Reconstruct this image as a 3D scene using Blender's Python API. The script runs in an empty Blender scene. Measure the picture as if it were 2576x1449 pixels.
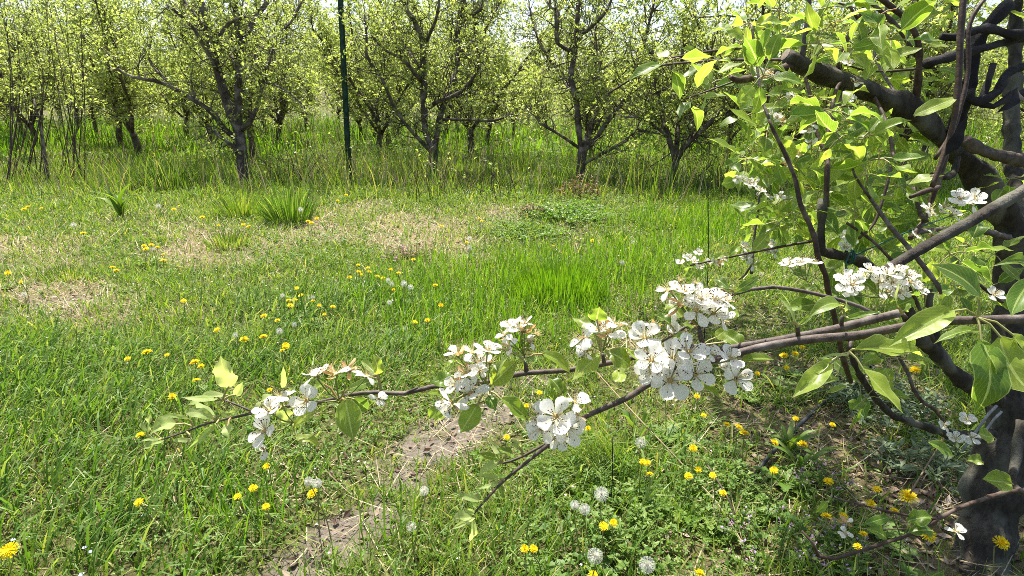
import bpy, math, random
import numpy as np
from mathutils import Vector, Matrix, noise as mnoise

# ------------------------------------------------------------------ camera, world, sun
SC = bpy.context.scene
COL = SC.collection
H_CAM, PITCH, FPX = 1.30, math.radians(17.2), 1535.0      # FPX: focal length in photo pixels (2576 wide)
cam_d = bpy.data.cameras.new('camera')
cam_d.sensor_width = 36.0
cam_d.lens = 36.0 * FPX / 2576.0
cam_d.clip_start = 0.02
cam_d.clip_end = 3000
cam = bpy.data.objects.new('camera', cam_d)
COL.objects.link(cam)
cam.location = (0, 0, H_CAM)
cam.rotation_euler = (math.pi / 2 - PITCH, 0, 0)
SC.camera = cam

SUN_EL, SUN_AZ = math.radians(67), math.radians(-14)         # azimuth from +Y towards +X
world = bpy.data.worlds.new('World')
SC.world = world
world.use_nodes = True
wn = world.node_tree.nodes
sky = wn.new('ShaderNodeTexSky')
sky.sky_type = 'NISHITA'
sky.sun_disc = False
sky.sun_elevation = SUN_EL
sky.sun_rotation = SUN_AZ
sky.air_density = 1.0
sky.dust_density = 3.0
sky.ozone_density = 1.0
world.node_tree.links.new(sky.outputs[0], wn['Background'].inputs[0])
wn['Background'].inputs[1].default_value = 0.105
sun_d = bpy.data.lights.new('sun', 'SUN')
sun_d.energy = 5.0
sun_d.angle = math.radians(0.5)
sun_d.color = (1.0, 0.94, 0.83)
sun = bpy.data.objects.new('sun', sun_d)
COL.objects.link(sun)
sdir = Vector((math.sin(SUN_AZ) * math.cos(SUN_EL), math.cos(SUN_AZ) * math.cos(SUN_EL), math.sin(SUN_EL)))
sun.rotation_euler = sdir.to_track_quat('Z', 'Y').to_euler()
sun.location = sdir * 60
SC.view_settings.view_transform = 'Standard'
SC.view_settings.look = 'None'
SC.view_settings.exposure = 1.35
SC.view_settings.gamma = 1.0
SC.render.engine = 'CYCLES'
SC.cycles.max_bounces = 8
SC.cycles.diffuse_bounces = 4
SC.cycles.transmission_bounces = 6
SC.cycles.transparent_max_bounces = 8
SC.cycles.use_denoising = False
SC.cycles.filter_width = 0.9
SC.cycles.use_adaptive_sampling = True
SC.cycles.adaptive_threshold = 0.01
SC.cycles.sample_clamp_indirect = 8.0

# ------------------------------------------------------------------ helpers
CAMP = np.array((0, 0, H_CAM))
RT = np.array((1.0, 0, 0))
FW = np.array((0, math.cos(PITCH), -math.sin(PITCH)))
UP = np.array((0, math.sin(PITCH), math.cos(PITCH)))


def P(px, py, d):
    return CAMP + FW * d + RT * ((px - 1288.0) / FPX * d) + UP * ((724.5 - py) / FPX * d)


def G(px, py, h=0.0):
    r = FW + RT * ((px - 1288.0) / FPX) + UP * ((724.5 - py) / FPX)
    t = (h - H_CAM) / r[2]
    return CAMP + r * t


def project(p):
    q = np.asarray(p, float) - CAMP
    d = q @ FW
    return 1288 + FPX * (q @ RT) / d, 724.5 - FPX * (q @ UP) / d, d


def cdir(x, y, z):
    v = RT * x + UP * y - FW * z
    return v / np.linalg.norm(v)


def nrm(v):
    v = np.asarray(v, float)
    return v / max(1e-9, np.linalg.norm(v))


class MB:
    """collects arrays of vertices / faces / uvs and links them as ONE mesh object"""

    def __init__(self):
        self.v, self.q, self.t, self.uv, self.n = [], [], [], [], 0

    def add(self, V, quads=None, tris=None, uv=None, mat=0):
        V = np.asarray(V, np.float32).reshape(-1, 3)
        if quads is not None and len(quads):
            self.q.append((np.asarray(quads, np.int64) + self.n, mat))
        if tris is not None and len(tris):
            self.t.append((np.asarray(tris, np.int64) + self.n, mat))
        if uv is None:
            uv = np.zeros((len(V), 2), np.float32)
        self.uv.append(np.asarray(uv, np.float32))
        self.v.append(V)
        self.n += len(V)

    def mesh(self, name, mats, origin=(0, 0, 0), smooth=True):
        V = np.concatenate(self.v) - np.asarray(origin, np.float32)
        UV = np.concatenate(self.uv)
        me = bpy.data.meshes.new(name)
        q = np.concatenate([a for a, m in self.q]) if self.q else np.zeros((0, 4), np.int64)
        t = np.concatenate([a for a, m in self.t]) if self.t else np.zeros((0, 3), np.int64)
        mi = [np.full(len(a), m) for a, m in self.q] + [np.full(len(a), m) for a, m in self.t]
        mi = np.concatenate(mi).astype(np.int32)
        loops = np.concatenate([q.ravel(), t.ravel()]).astype(np.int32)
        starts = np.concatenate([np.arange(len(q)) * 4, len(q) * 4 + np.arange(len(t)) * 3]).astype(np.int32)
        me.vertices.add(len(V))
        me.vertices.foreach_set('co', V.ravel())
        me.loops.add(len(loops))
        me.loops.foreach_set('vertex_index', loops)
        me.polygons.add(len(starts))
        me.polygons.foreach_set('loop_start', starts)
        me.polygons.foreach_set('material_index', mi)
        me.polygons.foreach_set('use_smooth', np.full(len(starts), smooth))
        ul = me.uv_layers.new(name='UVMap')
        ul.data.foreach_set('uv', UV[loops].ravel())
        for m in (mats if isinstance(mats, (list, tuple)) else [mats]):
            me.materials.append(m)
        me.update(calc_edges=True)
        me.validate()
        return me

    def build(self, name, mats, parent=None, origin=None, smooth=True):
        """origin: world position of the object's origin; children are stored relative to their parent"""
        o3 = np.zeros(3) if origin is None else np.asarray(origin, float)
        return link(name, self.mesh(name, mats, o3, smooth), o3, parent)


WORLD_LOC = {}


def link(name, data, loc, parent=None):
    ob = bpy.data.objects.new(name, data)
    COL.objects.link(ob)
    loc = np.asarray(loc, float)
    WORLD_LOC[ob.name] = loc
    if parent is not None:
        ob.parent = parent
        ob.location = Vector(loc - WORLD_LOC[parent.name])
    else:
        ob.location = Vector(loc)
    return ob


def thing(name, loc, label, cat, group=None):
    ob = link(name, None, loc)
    ob.empty_display_size = 0.05
    return tag(ob, label, cat, group)


def tag(ob, label, cat, group=None, kind=None):
    ob['label'] = label
    ob['category'] = cat
    if group:
        ob['group'] = group
    if kind:
        ob['kind'] = kind
    return ob


def spline(pts, rad, step):
    """Catmull-Rom resample of a polyline with radii"""
    pts = np.asarray(pts, float)
    rad = np.asarray(rad, float)
    if len(pts) < 3:
        n = max(2, int(np.linalg.norm(pts[-1] - pts[0]) / step) + 1)
        f = np.linspace(0, 1, n)[:, None]
        return pts[0] + (pts[-1] - pts[0]) * f, rad[0] + (rad[-1] - rad[0]) * f[:, 0]
    ext = np.vstack([2 * pts[0] - pts[1], pts, 2 * pts[-1] - pts[-2]])
    op, orr = [], []
    for i in range(len(pts) - 1):
        p0, p1, p2, p3 = ext[i:i + 4]
        n = max(1, int(np.linalg.norm(p2 - p1) / step))
        for k in range(n):
            t = k / n
            op.append(0.5 * (2 * p1 + (p2 - p0) * t + (2 * p0 - 5 * p1 + 4 * p2 - p3) * t * t +
                             (3 * p1 - p0 - 3 * p2 + p3) * t ** 3))
            orr.append(rad[i] + (rad[i + 1] - rad[i]) * t)
    op.append(pts[-1])
    orr.append(rad[-1])
    return np.array(op), np.array(orr)


def tube(mb, pts, rad, sides=8, rough=0.0, seed=0, mat=0, step=None, cap=True, knob=0.0):
    pts = np.asarray(pts, float)
    rad = np.broadcast_to(np.asarray(rad, float), (len(pts),)) if np.ndim(rad) == 0 else np.asarray(rad, float)
    if step:
        pts, rad = spline(pts, rad, step)
    n = len(pts)
    T = np.gradient(pts, axis=0)
    T /= np.maximum(1e-9, np.linalg.norm(T, axis=1))[:, None]
    a = np.cross(T[0], (0.31, 0.2, 0.93))
    if np.linalg.norm(a) < 1e-3:
        a = np.cross(T[0], (1, 0, 0))
    a = nrm(a)
    rs = np.random.RandomState(seed)
    ang = np.arange(sides) * 2 * math.pi / sides
    V = np.zeros((n, sides, 3))
    ph = rs.rand(4) * 6.28
    s = np.concatenate([[0], np.cumsum(np.linalg.norm(np.diff(pts, axis=0), axis=1))])
    for i in range(n):
        a = nrm(a - T[i] * (a @ T[i]))
        b = np.cross(T[i], a)
        r = rad[i]
        if rough:
            q = s[i] / max(1e-6, rad.mean())
            r = r * (1 + rough * (0.5 * math.sin(q * 0.9 + ph[0]) + 0.5 * math.sin(q * 2.3 + ph[1])))
            rr = r * (1 + rough * (np.sin(ang * 2 + q * 0.6 + ph[2]) * 0.5 + np.sin(ang * 3 - q * 0.35 + ph[3]) * 0.4 +
                                   (rs.rand(sides) - 0.5) * 0.6))
        else:
            rr = np.full(sides, r)
        V[i] = pts[i] + (np.cos(ang) * rr)[:, None] * a + (np.sin(ang) * rr)[:, None] * b
    V = V.reshape(-1, 3)
    i0 = np.arange(n - 1)[:, None] * sides
    j = np.arange(sides)[None, :]
    j2 = (j + 1) % sides
    F = np.stack([i0 + j, i0 + j2, i0 + sides + j2, i0 + sides + j], -1).reshape(-1, 4)
    tri = []
    if cap:
        V = np.vstack([V, pts[0], pts[-1]])
        c0, c1 = n * sides, n * sides + 1
        for k in range(sides):
            k2 = (k + 1) % sides
            tri.append((c0, k2, k))
            tri.append((c1, (n - 1) * sides + k, (n - 1) * sides + k2))
    mb.add(V, F, tri, mat=mat)


def pxtube(mb, pts, depth, sides=10, fat=1.0, **kw):
    """pts: (px, py, radius_px[, depth]) read off the photograph, set at a true distance"""
    W, R = [], []
    for p in pts:
        d = p[3] if len(p) > 3 else depth
        W.append(P(p[0], p[1], d))
        R.append(p[2] * fat / FPX * d)
    tube(mb, W, R, sides=sides, **kw)
    return np.array(W), np.array(R)


# ------------------------------------------------------------------ materials
def mat_new(name):
    m = bpy.data.materials.new(name)
    m.use_nodes = True
    nt = m.node_tree
    for n in list(nt.nodes):
        nt.nodes.remove(n)
    return m, nt


def N(nt, typ, **kw):
    n = nt.nodes.new(typ)
    for k, v in kw.items():
        if hasattr(n, k) and not isinstance(v, tuple):
            setattr(n, k, v)
    return n


def ramp(nt, fac, stops):
    r = nt.nodes.new('ShaderNodeValToRGB')
    while len(r.color_ramp.elements) < len(stops):
        r.color_ramp.elements.new(0.5)
    for e, (p, c) in zip(r.color_ramp.elements, stops):
        e.position = p
        e.color = (c[0], c[1], c[2], 1)
    nt.links.new(fac, r.inputs[0])
    return r.outputs[0]


def math_node(nt, op, a, b=None):
    n = nt.nodes.new('ShaderNodeMath')
    n.operation = op
    for i, x in enumerate((a, b)):
        if x is None:
            continue
        if isinstance(x, (int, float)):
            n.inputs[i].default_value = x
        else:
            nt.links.new(x, n.inputs[i])
    return n.outputs[0]


def mixc(nt, fac, a, b, typ='MIX'):
    n = nt.nodes.new('ShaderNodeMix')
    n.data_type = 'RGBA'
    n.blend_type = typ
    for sock, x in ((n.inputs[0], fac), (n.inputs[6], a), (n.inputs[7], b)):
        if isinstance(x, (int, float)):
            sock.default_value = x
        elif isinstance(x, tuple):
            sock.default_value = (x[0], x[1], x[2], 1)
        else:
            nt.links.new(x, sock)
    return n.outputs[2]


def rnd(nt):
    """a random number per leaf/blade and per object"""
    g = nt.nodes.new('ShaderNodeNewGeometry')
    o = nt.nodes.new('ShaderNodeObjectInfo')
    s = math_node(nt, 'ADD', g.outputs['Random Per Island'], o.outputs['Random'])
    return math_node(nt, 'FRACT', s)


def leafy(name, stops, trans=0.45, tcol=1.6, rough=0.45, spec=0.35, veins=False, patch=0.0, shift=(1.1, 1.0, 0.5)):
    """thin translucent plant tissue: reflected + transmitted light, random colour per leaf"""
    m, nt = mat_new(name)
    c = ramp(nt, rnd(nt), stops)
    if patch:
        tc = N(nt, 'ShaderNodeTexCoord')
        nz = N(nt, 'ShaderNodeTexNoise')
        nz.inputs['Scale'].default_value = patch
        nz.inputs['Detail'].default_value = 3
        nt.links.new(tc.outputs['Object'], nz.inputs['Vector'])
        f = nt.nodes.new('ShaderNodeMapRange')
        f.inputs[1].default_value = 0.35
        f.inputs[2].default_value = 0.65
        f.inputs[3].default_value = 0.7
        f.inputs[4].default_value = 1.25
        nt.links.new(nz.outputs[0], f.inputs[0])
        c = mixc(nt, 1.0, c, f.outputs[0], 'MULTIPLY')
    bump = None
    if veins:
        tb_ = N(nt, 'ShaderNodeTexCoord')
        sn = N(nt, 'ShaderNodeTexNoise')
        sn.inputs['Scale'].default_value = 70
        sn.inputs['Detail'].default_value = 2
        nt.links.new(tb_.outputs['Object'], sn.inputs['Vector'])
        sm = nt.nodes.new('ShaderNodeMapRange')
        sm.inputs[1].default_value = 0.70
        sm.inputs[2].default_value = 0.76
        sm.inputs[4].default_value = 0.7
        nt.links.new(sn.outputs[0], sm.inputs[0])
        c = mixc(nt, sm.outputs[0], c, (0.20, 0.13, 0.04))
        uv = N(nt, 'ShaderNodeUVMap')
        sp = N(nt, 'ShaderNodeSeparateXYZ')
        nt.links.new(uv.outputs[0], sp.inputs[0])
        au = math_node(nt, 'ABSOLUTE', math_node(nt, 'SUBTRACT', sp.outputs[0], 0.5))
        mid = math_node(nt, 'LESS_THAN', au, 0.035)
        sv = math_node(nt, 'SINE', math_node(nt, 'MULTIPLY',
                       math_node(nt, 'SUBTRACT', sp.outputs[1], math_node(nt, 'MULTIPLY', au, 0.75)), 62.0))
        sv = math_node(nt, 'MULTIPLY', math_node(nt, 'GREATER_THAN', sv, 0.80), 0.13)
        edge = math_node(nt, 'GREATER_THAN', au, 0.468)
        msk = math_node(nt, 'MAXIMUM', math_node(nt, 'MAXIMUM', math_node(nt, 'MULTIPLY', mid, 0.7), sv), math_node(nt, 'MULTIPLY', edge, 0.6))
        c = mixc(nt, msk, c, (0.42, 0.50, 0.18))
        b = N(nt, 'ShaderNodeBump')
        b.inputs['Strength'].default_value = 0.35
        b.inputs['Distance'].default_value = 0.002
        nz2 = N(nt, 'ShaderNodeTexNoise')
        nz2.inputs['Scale'].default_value = 90
        tc2 = N(nt, 'ShaderNodeTexCoord')
        nt.links.new(tc2.outputs['Object'], nz2.inputs['Vector'])
        nt.links.new(math_node(nt, 'ADD', nz2.outputs[0], msk), b.inputs['Height'])
        bump = b.outputs[0]
    pr = N(nt, 'ShaderNodeBsdfPrincipled')
    pr.inputs['Roughness'].default_value = rough
    pr.inputs['Specular IOR Level'].default_value = spec
    nt.links.new(c, pr.inputs['Base Color'])
    tr = N(nt, 'ShaderNodeBsdfTranslucent')
    tcl = mixc(nt, 1.0, c, (tcol * shift[0], tcol * shift[1], tcol * shift[2]), 'MULTIPLY')
    nt.links.new(tcl, tr.inputs['Color'])
    if bump:
        nt.links.new(bump, pr.inputs['Normal'])
    mx = N(nt, 'ShaderNodeMixShader')
    mx.inputs[0].default_value = trans
    nt.links.new(pr.outputs[0], mx.inputs[1])
    nt.links.new(tr.outputs[0], mx.inputs[2])
    out = N(nt, 'ShaderNodeOutputMaterial')
    nt.links.new(mx.outputs[0], out.inputs[0])
    return m


def bark(name, dark, mid, pale, scale=40, pale_amt=0.62, bump=0.6, rough=0.85, stretch=(1, 1, 1)):
    m, nt = mat_new(name)
    tc = N(nt, 'ShaderNodeTexCoord')
    mp = N(nt, 'ShaderNodeMapping')
    mp.inputs['Scale'].default_value = stretch
    nt.links.new(tc.outputs['Object'], mp.inputs[0])
    n1 = N(nt, 'ShaderNodeTexNoise')
    n1.inputs['Scale'].default_value = scale
    n1.inputs['Detail'].default_value = 6
    n1.inputs['Roughness'].default_value = 0.65
    nt.links.new(mp.outputs[0], n1.inputs['Vector'])
    n2 = N(nt, 'ShaderNodeTexNoise')
    n2.inputs['Scale'].default_value = scale * 0.22
    n2.inputs['Detail'].default_value = 4
    nt.links.new(mp.outputs[0], n2.inputs['Vector'])
    c = ramp(nt, n1.outputs[0], [(0.3, dark), (0.62, mid)])
    f = nt.nodes.new('ShaderNodeMapRange')
    f.inputs[1].default_value = pale_amt - 0.1
    f.inputs[2].default_value = pale_amt + 0.08
    nt.links.new(n2.outputs[0], f.inputs[0])
    c = mixc(nt, f.outputs[0], c, pale)
    pr = N(nt, 'ShaderNodeBsdfPrincipled')
    pr.inputs['Roughness'].default_value = rough
    pr.inputs['Specular IOR Level'].default_value = 0.3
    nt.links.new(c, pr.inputs['Base Color'])
    b = N(nt, 'ShaderNodeBump')
    b.inputs['Strength'].default_value = bump
    b.inputs['Distance'].default_value = 0.5 / scale
    nt.links.new(n1.outputs[0], b.inputs['Height'])
    nt.links.new(b.outputs[0], pr.inputs['Normal'])
    out = N(nt, 'ShaderNodeOutputMaterial')
    nt.links.new(pr.outputs[0], out.inputs[0])
    return m


def plain(name, col, rough=0.6, metal=0.0, spec=0.4, var=0.25, scale=60):
    m, nt = mat_new(name)
    tc = N(nt, 'ShaderNodeTexCoord')
    nz = N(nt, 'ShaderNodeTexNoise')
    nz.inputs['Scale'].default_value = scale
    nz.inputs['Detail'].default_value = 4
    nt.links.new(tc.outputs['Object'], nz.inputs['Vector'])
    a = tuple(x * (1 - var) for x in col)
    b = tuple(min(1, x * (1 + var)) for x in col)
    c = ramp(nt, nz.outputs[0], [(0.35, a), (0.65, b)])
    pr = N(nt, 'ShaderNodeBsdfPrincipled')
    pr.inputs['Roughness'].default_value = rough
    pr.inputs['Metallic'].default_value = metal
    pr.inputs['Specular IOR Level'].default_value = spec
    nt.links.new(c, pr.inputs['Base Color'])
    out = N(nt, 'ShaderNodeOutputMaterial')
    nt.links.new(pr.outputs[0], out.inputs[0])
    return m


M = {}
M['leaf'] = leafy('pear_leaf', [(0.0, (0.085, 0.165, 0.018)), (0.5, (0.145, 0.23, 0.024)), (1.0, (0.235, 0.31, 0.04))],
                  trans=0.54, tcol=2.0, rough=0.38, spec=0.5, veins=True, patch=25, shift=(1.05, 1.0, 0.7))
M['young_leaf'] = leafy('young_pear_leaf', [(0.0, (0.24, 0.33, 0.10)), (1.0, (0.35, 0.42, 0.18))],
                        trans=0.5, tcol=1.9, rough=0.6, spec=0.25, veins=True, patch=25, shift=(1.05, 1.0, 0.6))
M['tree_leaf'] = leafy('orchard_leaf', [(0.0, (0.13, 0.195, 0.04)), (0.45, (0.24, 0.31, 0.07)), (1.0, (0.38, 0.43, 0.16))],
                       trans=0.5, tcol=1.7, rough=0.4, spec=0.5, shift=(1.05, 1.0, 0.65))
M['petal'] = leafy('pear_petal', [(0.0, (0.82, 0.81, 0.78)), (1.0, (0.88, 0.87, 0.84))], trans=0.58, tcol=1.1, rough=0.6,
                   spec=0.2, shift=(1.0, 1.0, 0.96))
M['wilt'] = leafy('wilted_petal', [(0.0, (0.50, 0.27, 0.10)), (1.0, (0.70, 0.50, 0.28))], trans=0.35, tcol=1.1, rough=0.7, spec=0.15,
                  shift=(1, 0.9, 0.7))
M['filament'] = leafy('stamen_filament', [(0.0, (0.62, 0.55, 0.28)), (1.0, (0.75, 0.70, 0.45))], trans=0.3, tcol=1.0)
M['anther'] = plain('stamen_anther', (0.045, 0.018, 0.022), 0.7)
M['heart'] = plain('blossom_heart', (0.36, 0.25, 0.07), 0.7, var=0.4, scale=600)
M['stalk'] = leafy('blossom_stalk', [(0.0, (0.14, 0.20, 0.045)), (1.0, (0.22, 0.25, 0.08))], trans=0.15, tcol=1.2)
M['petiole'] = leafy('leaf_stalk', [(0.0, (0.30, 0.30, 0.11)), (0.75, (0.38, 0.36, 0.16)), (1.0, (0.36, 0.19, 0.09))], trans=0.2, tcol=1.1)
M['bark_twig'] = bark('twig_bark', (0.035, 0.025, 0.021), (0.10, 0.076, 0.064), (0.19, 0.165, 0.145), scale=160, pale_amt=0.63, bump=0.4, rough=0.6)
M['bark_shoot'] = bark('shoot_bark', (0.022, 0.013, 0.009), (0.065, 0.038, 0.026), (0.13, 0.095, 0.075), scale=120, bump=0.3, rough=0.6)
M['bark_near'] = bark('near_trunk_bark', (0.012, 0.0095, 0.007), (0.045, 0.037, 0.027), (0.115, 0.11, 0.085), scale=60, pale_amt=0.58, bump=1.0, stretch=(1, 1, 0.45))
M['bark'] = bark('orchard_bark', (0.03, 0.022, 0.017), (0.10, 0.076, 0.058), (0.22, 0.185, 0.15), scale=28, pale_amt=0.58, bump=0.7)
M['black_wood'] = bark('black_and_shaded_wood', (0.006, 0.005, 0.006), (0.02, 0.017, 0.017), (0.035, 0.03, 0.028), scale=60, bump=0.8)  # limb shade put into the colour; also for truly black dead leaves and stalks
M['cut_wood'] = plain('cut_wood', (0.16, 0.13, 0.10), 0.85, scale=90)
M['grass'] = leafy('grass_blade', [(0.0, (0.065, 0.145, 0.014)), (0.45, (0.115, 0.205, 0.022)), (0.8, (0.18, 0.26, 0.045)), (1.0, (0.32, 0.31, 0.13))],
                   trans=0.42, tcol=1.75, rough=0.5, spec=0.35, shift=(1.05, 1.0, 0.4))
M['lush'] = leafy('lush_grass_blade', [(0.0, (0.05, 0.125, 0.014)), (0.55, (0.095, 0.185, 0.024)), (0.85, (0.17, 0.25, 0.05)), (1.0, (0.27, 0.33, 0.12))],
                  trans=0.42, tcol=1.7, rough=0.5, spec=0.3, shift=(1.05, 1.0, 0.45))
M['bright'] = leafy('bright_grass_blade', [(0.0, (0.07, 0.17, 0.012)), (1.0, (0.14, 0.25, 0.02))],
                    trans=0.5, tcol=1.8, rough=0.4, spec=0.4, shift=(1.0, 1.0, 0.35))
M['straw'] = leafy('straw', [(0.0, (0.20, 0.145, 0.085)), (0.5, (0.36, 0.29, 0.175)), (1.0, (0.50, 0.43, 0.29))], trans=0.2, tcol=1.0, rough=0.6, spec=0.3,
                   shift=(1, 0.95, 0.8))
M['cover'] = leafy('weed_leaf', [(0.0, (0.06, 0.13, 0.018)), (0.5, (0.11, 0.20, 0.028)), (1.0, (0.19, 0.27, 0.06))],
                   trans=0.4, tcol=1.6, rough=0.5, spec=0.35, shift=(1.05, 1.0, 0.45))
M['sage'] = leafy('grey_green_leaf', [(0.0, (0.07, 0.12, 0.055)), (1.0, (0.16, 0.21, 0.11))], trans=0.3, tcol=1.2, rough=0.55, shift=(1, 1, 0.8))
M['litter'] = leafy('dead_leaf', [(0.0, (0.055, 0.032, 0.022)), (0.45, (0.13, 0.085, 0.06)), (0.8, (0.24, 0.175, 0.13)), (1.0, (0.42, 0.35, 0.28))],
                    trans=0.12, tcol=0.9, rough=0.6, spec=0.35, shift=(1, 0.8, 0.6))
M['redweed'] = leafy('reddish_weed', [(0.0, (0.10, 0.045, 0.025)), (1.0, (0.21, 0.11, 0.05))], trans=0.3, tcol=1.2)
M['mauve'] = leafy('mauve_floret', [(0.0, (0.20, 0.10, 0.20)), (1.0, (0.45, 0.30, 0.48))], trans=0.3, tcol=1.1, shift=(1, 0.9, 1))
M['whitefl'] = leafy('white_floret', [(0.0, (0.75, 0.76, 0.76)), (1.0, (0.85, 0.85, 0.86))], trans=0.3, tcol=1.0, shift=(1, 1, 1))
M['bluefl'] = leafy('blue_floret', [(0.0, (0.45, 0.55, 0.85)), (1.0, (0.62, 0.68, 0.88))], trans=0.3, tcol=1.0, shift=(1, 1, 1))
M['yellow'] = leafy('dandelion_ray', [(0.0, (0.80, 0.56, 0.005)), (0.6, (0.86, 0.68, 0.008)), (1.0, (0.88, 0.76, 0.02))], trans=0.35, tcol=1.0,
                    rough=0.6, spec=0.15, shift=(1, 0.92, 0.5))
M['orange'] = plain('dandelion_centre', (0.78, 0.50, 0.006), 0.8, var=0.3, scale=900)
M['dstem'] = leafy('dandelion_stem', [(0.0, (0.17, 0.22, 0.06)), (1.0, (0.30, 0.26, 0.12))], trans=0.2, tcol=1.2)
M['fluff'] = leafy('seed_fluff', [(0.0, (0.62, 0.62, 0.57)), (1.0, (0.78, 0.78, 0.74))], trans=0.5, tcol=1.0, shift=(1, 1, 0.97))
M['seed'] = plain('seed_core', (0.19, 0.145, 0.09), 0.8)
M['soil'] = plain('earth_crumb', (0.22, 0.185, 0.155), 0.95, spec=0.15, scale=30)
M['green_paint'] = plain('green_post_paint', (0.010, 0.034, 0.021), 0.7, spec=0.2, var=0.6, scale=14)
M['wire'] = plain('galvanised_wire', (0.06, 0.06, 0.055), 0.6, metal=0.3)
M['hose'] = plain('black_plastic', (0.018, 0.019, 0.022), 0.42, spec=0.5, scale=140)
M['greypipe'] = plain('grey_plastic', (0.22, 0.23, 0.24), 0.5)
M['twine'] = plain('green_twine', (0.008, 0.075, 0.060), 0.6)

# ------------------------------------------------------------------ ground cover map (what grows where)
rng = np.random.RandomState(7)
random.seed(7)


def hash_noise(x, y, sc, seed=0):
    """cheap smooth value noise on arrays"""
    x = np.asarray(x) * sc + seed * 17.3
    y = np.asarray(y) * sc - seed * 9.1
    xi, yi = np.floor(x), np.floor(y)
    fx, fy = x - xi, y - yi
    fx = fx * fx * (3 - 2 * fx)
    fy = fy * fy * (3 - 2 * fy)

    def h(a, b):
        v = np.sin(a * 127.1 + b * 311.7 + seed * 74.7) * 43758.5453
        return v - np.floor(v)
    return (h(xi, yi) * (1 - fx) + h(xi + 1, yi) * fx) * (1 - fy) + (h(xi, yi + 1) * (1 - fx) + h(xi + 1, yi + 1) * fx) * fy


def fbm(x, y, sc, seed=0):
    return 0.55 * hash_noise(x, y, sc, seed) + 0.28 * hash_noise(x, y, sc * 2.1, seed + 1) + 0.17 * hash_noise(x, y, sc * 4.3, seed + 2)


def blobs(px, py, L, wx, wy):
    """union of soft ellipses (photo pixels on the ground) with ragged edges"""
    o = np.zeros_like(px)
    wob = (fbm(wx, wy, 2.6, 5) - 0.5) * 1.6 + (fbm(wx, wy, 9.0, 6) - 0.5) * 1.5
    for (cx, cy, rx, ry, s) in L:
        d = np.sqrt(((px - cx) / rx) ** 2 + ((py - cy) / ry) ** 2) + wob
        o = np.maximum(o, s * np.clip((1.35 - d) / 0.7, 0, 1))
    return o


SOIL_ALL = [(760, 1450, 150, 60, 1), (850, 1370, 110, 70, 1), (960, 1290, 85, 65, 1), (1020, 1200, 75, 60, 1), (1090, 1130, 75, 45, 1),
        (1180, 1080, 70, 40, 1), (1260, 1030, 60, 32, .8), (1230, 975, 60, 26, .7), (1330, 950, 60, 26, .6), (690, 1480, 130, 60, 1),
        (120, 760, 130, 30, .5), (60, 800, 90, 20, .5)]
SOIL = [(a, b, c * 0.82, d * 0.82, e) for a, b, c, d, e in SOIL_ALL]
STRAW = [(40, 640, 160, 55, .8), (150, 735, 170, 50, .85), (220, 790, 190, 34, .7), (560, 620, 130, 40, .9), (790, 590, 130, 32, 1),
         (1060, 605, 150, 38, 1), (980, 570, 120, 22, .8), (1210, 545, 80, 24, .7), (1830, 560, 110, 34, .6), (1160, 640, 90, 26, .7),
         (1640, 890, 230, 50, .35), (60, 460, 200, 50, .5), (900, 540, 180, 30, .6), (120, 420, 200, 30, .6), (400, 560, 160, 30, .5)]
LITTER = [(2010, 960, 260, 70, .7), (2130, 1130, 270, 160, 1), (1950, 1080, 200, 90, .9), (2330, 1250, 260, 150, 1), (2400, 1430, 240, 90, 1),
          (1800, 950, 150, 40, .5), (1850, 1400, 300, 60, .6), (1300, 540, 80, 20, .4)]
LUSH = [(130, 990, 330, 120, 1), (380, 1040, 200, 90, .8), (60, 1130, 200, 60, .6), (140, 1270, 330, 170, .75), (470, 1200, 260, 110, .5), (330, 1410, 330, 90, .6), (1330, 1420, 220, 80, .35), (1650, 1200, 140, 90, .3), (560, 1120, 200, 60, .5), (850, 820, 300, 90, .55), (700, 930, 260, 70, .6)]
BRIGHT = [(1400, 745, 200, 70, .9), (1560, 690, 150, 60, .6), (620, 1330, 120, 70, .4), (1000, 1330, 120, 70, .4), (1760, 585, 160, 44, 1), (2380, 500, 200, 60, .7), (1180, 770, 230, 80, .6), (1290, 860, 200, 50, .4), (1050, 750, 150, 60, .5)]
COVER = [(1430, 540, 120, 34, 1), (1330, 580, 110, 26, 1), (1540, 540, 90, 28, .7), (1400, 1290, 260, 160, .9), (520, 1290, 380, 150, .45),
         (1000, 1030, 220, 60, .7), (1700, 1380, 240, 110, .7), (1880, 1250, 220, 150, .45), (760, 640, 180, 50, .7), (1400, 405, 120, 40, 1),
         (1000, 400, 180, 40, .8), (700, 1120, 220, 70, .7), (1180, 1010, 120, 50, .5)]
SHORT = [(1100, 1080, 330, 100, 1), (1620, 820, 250, 90, .8), (560, 1150, 300, 80, .4), (1850, 780, 200, 60, .6), (900, 1180, 300, 100, 1)]


def zones(x, y):
    x = np.asarray(x, float)
    y = np.asarray(y, float)
    pts = np.stack([x, y, np.zeros_like(x)], -1)
    px, py, d = project(pts)
    z = {}
    for k, L in (('soil', SOIL), ('straw', STRAW), ('litter', LITTER), ('lush', LUSH), ('bright', BRIGHT), ('cover', COVER), ('short', SHORT)):
        z[k] = blobs(px, py, L, x, y)
    far = np.clip((y - 7.2) / 1.2, 0, 1) * np.clip((11.6 - y) / 1.0, 0, 1)      # the weedy strip along the first tree row
    z['row'] = far
    z['back'] = np.clip((y - 10.5) / 1.5, 0, 1)
    z['py'] = py
    z['px'] = px
    return z


# ------------------------------------------------------------------ ground
def gz(x, y):
    return (0.05 * (fbm(x, y, 0.55, 3) - 0.5) + 0.03 * (fbm(x, y, 2.2, 4) - 0.5)) * np.clip((np.hypot(x, y) - 0.2) / 2, 0.3, 1)


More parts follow.
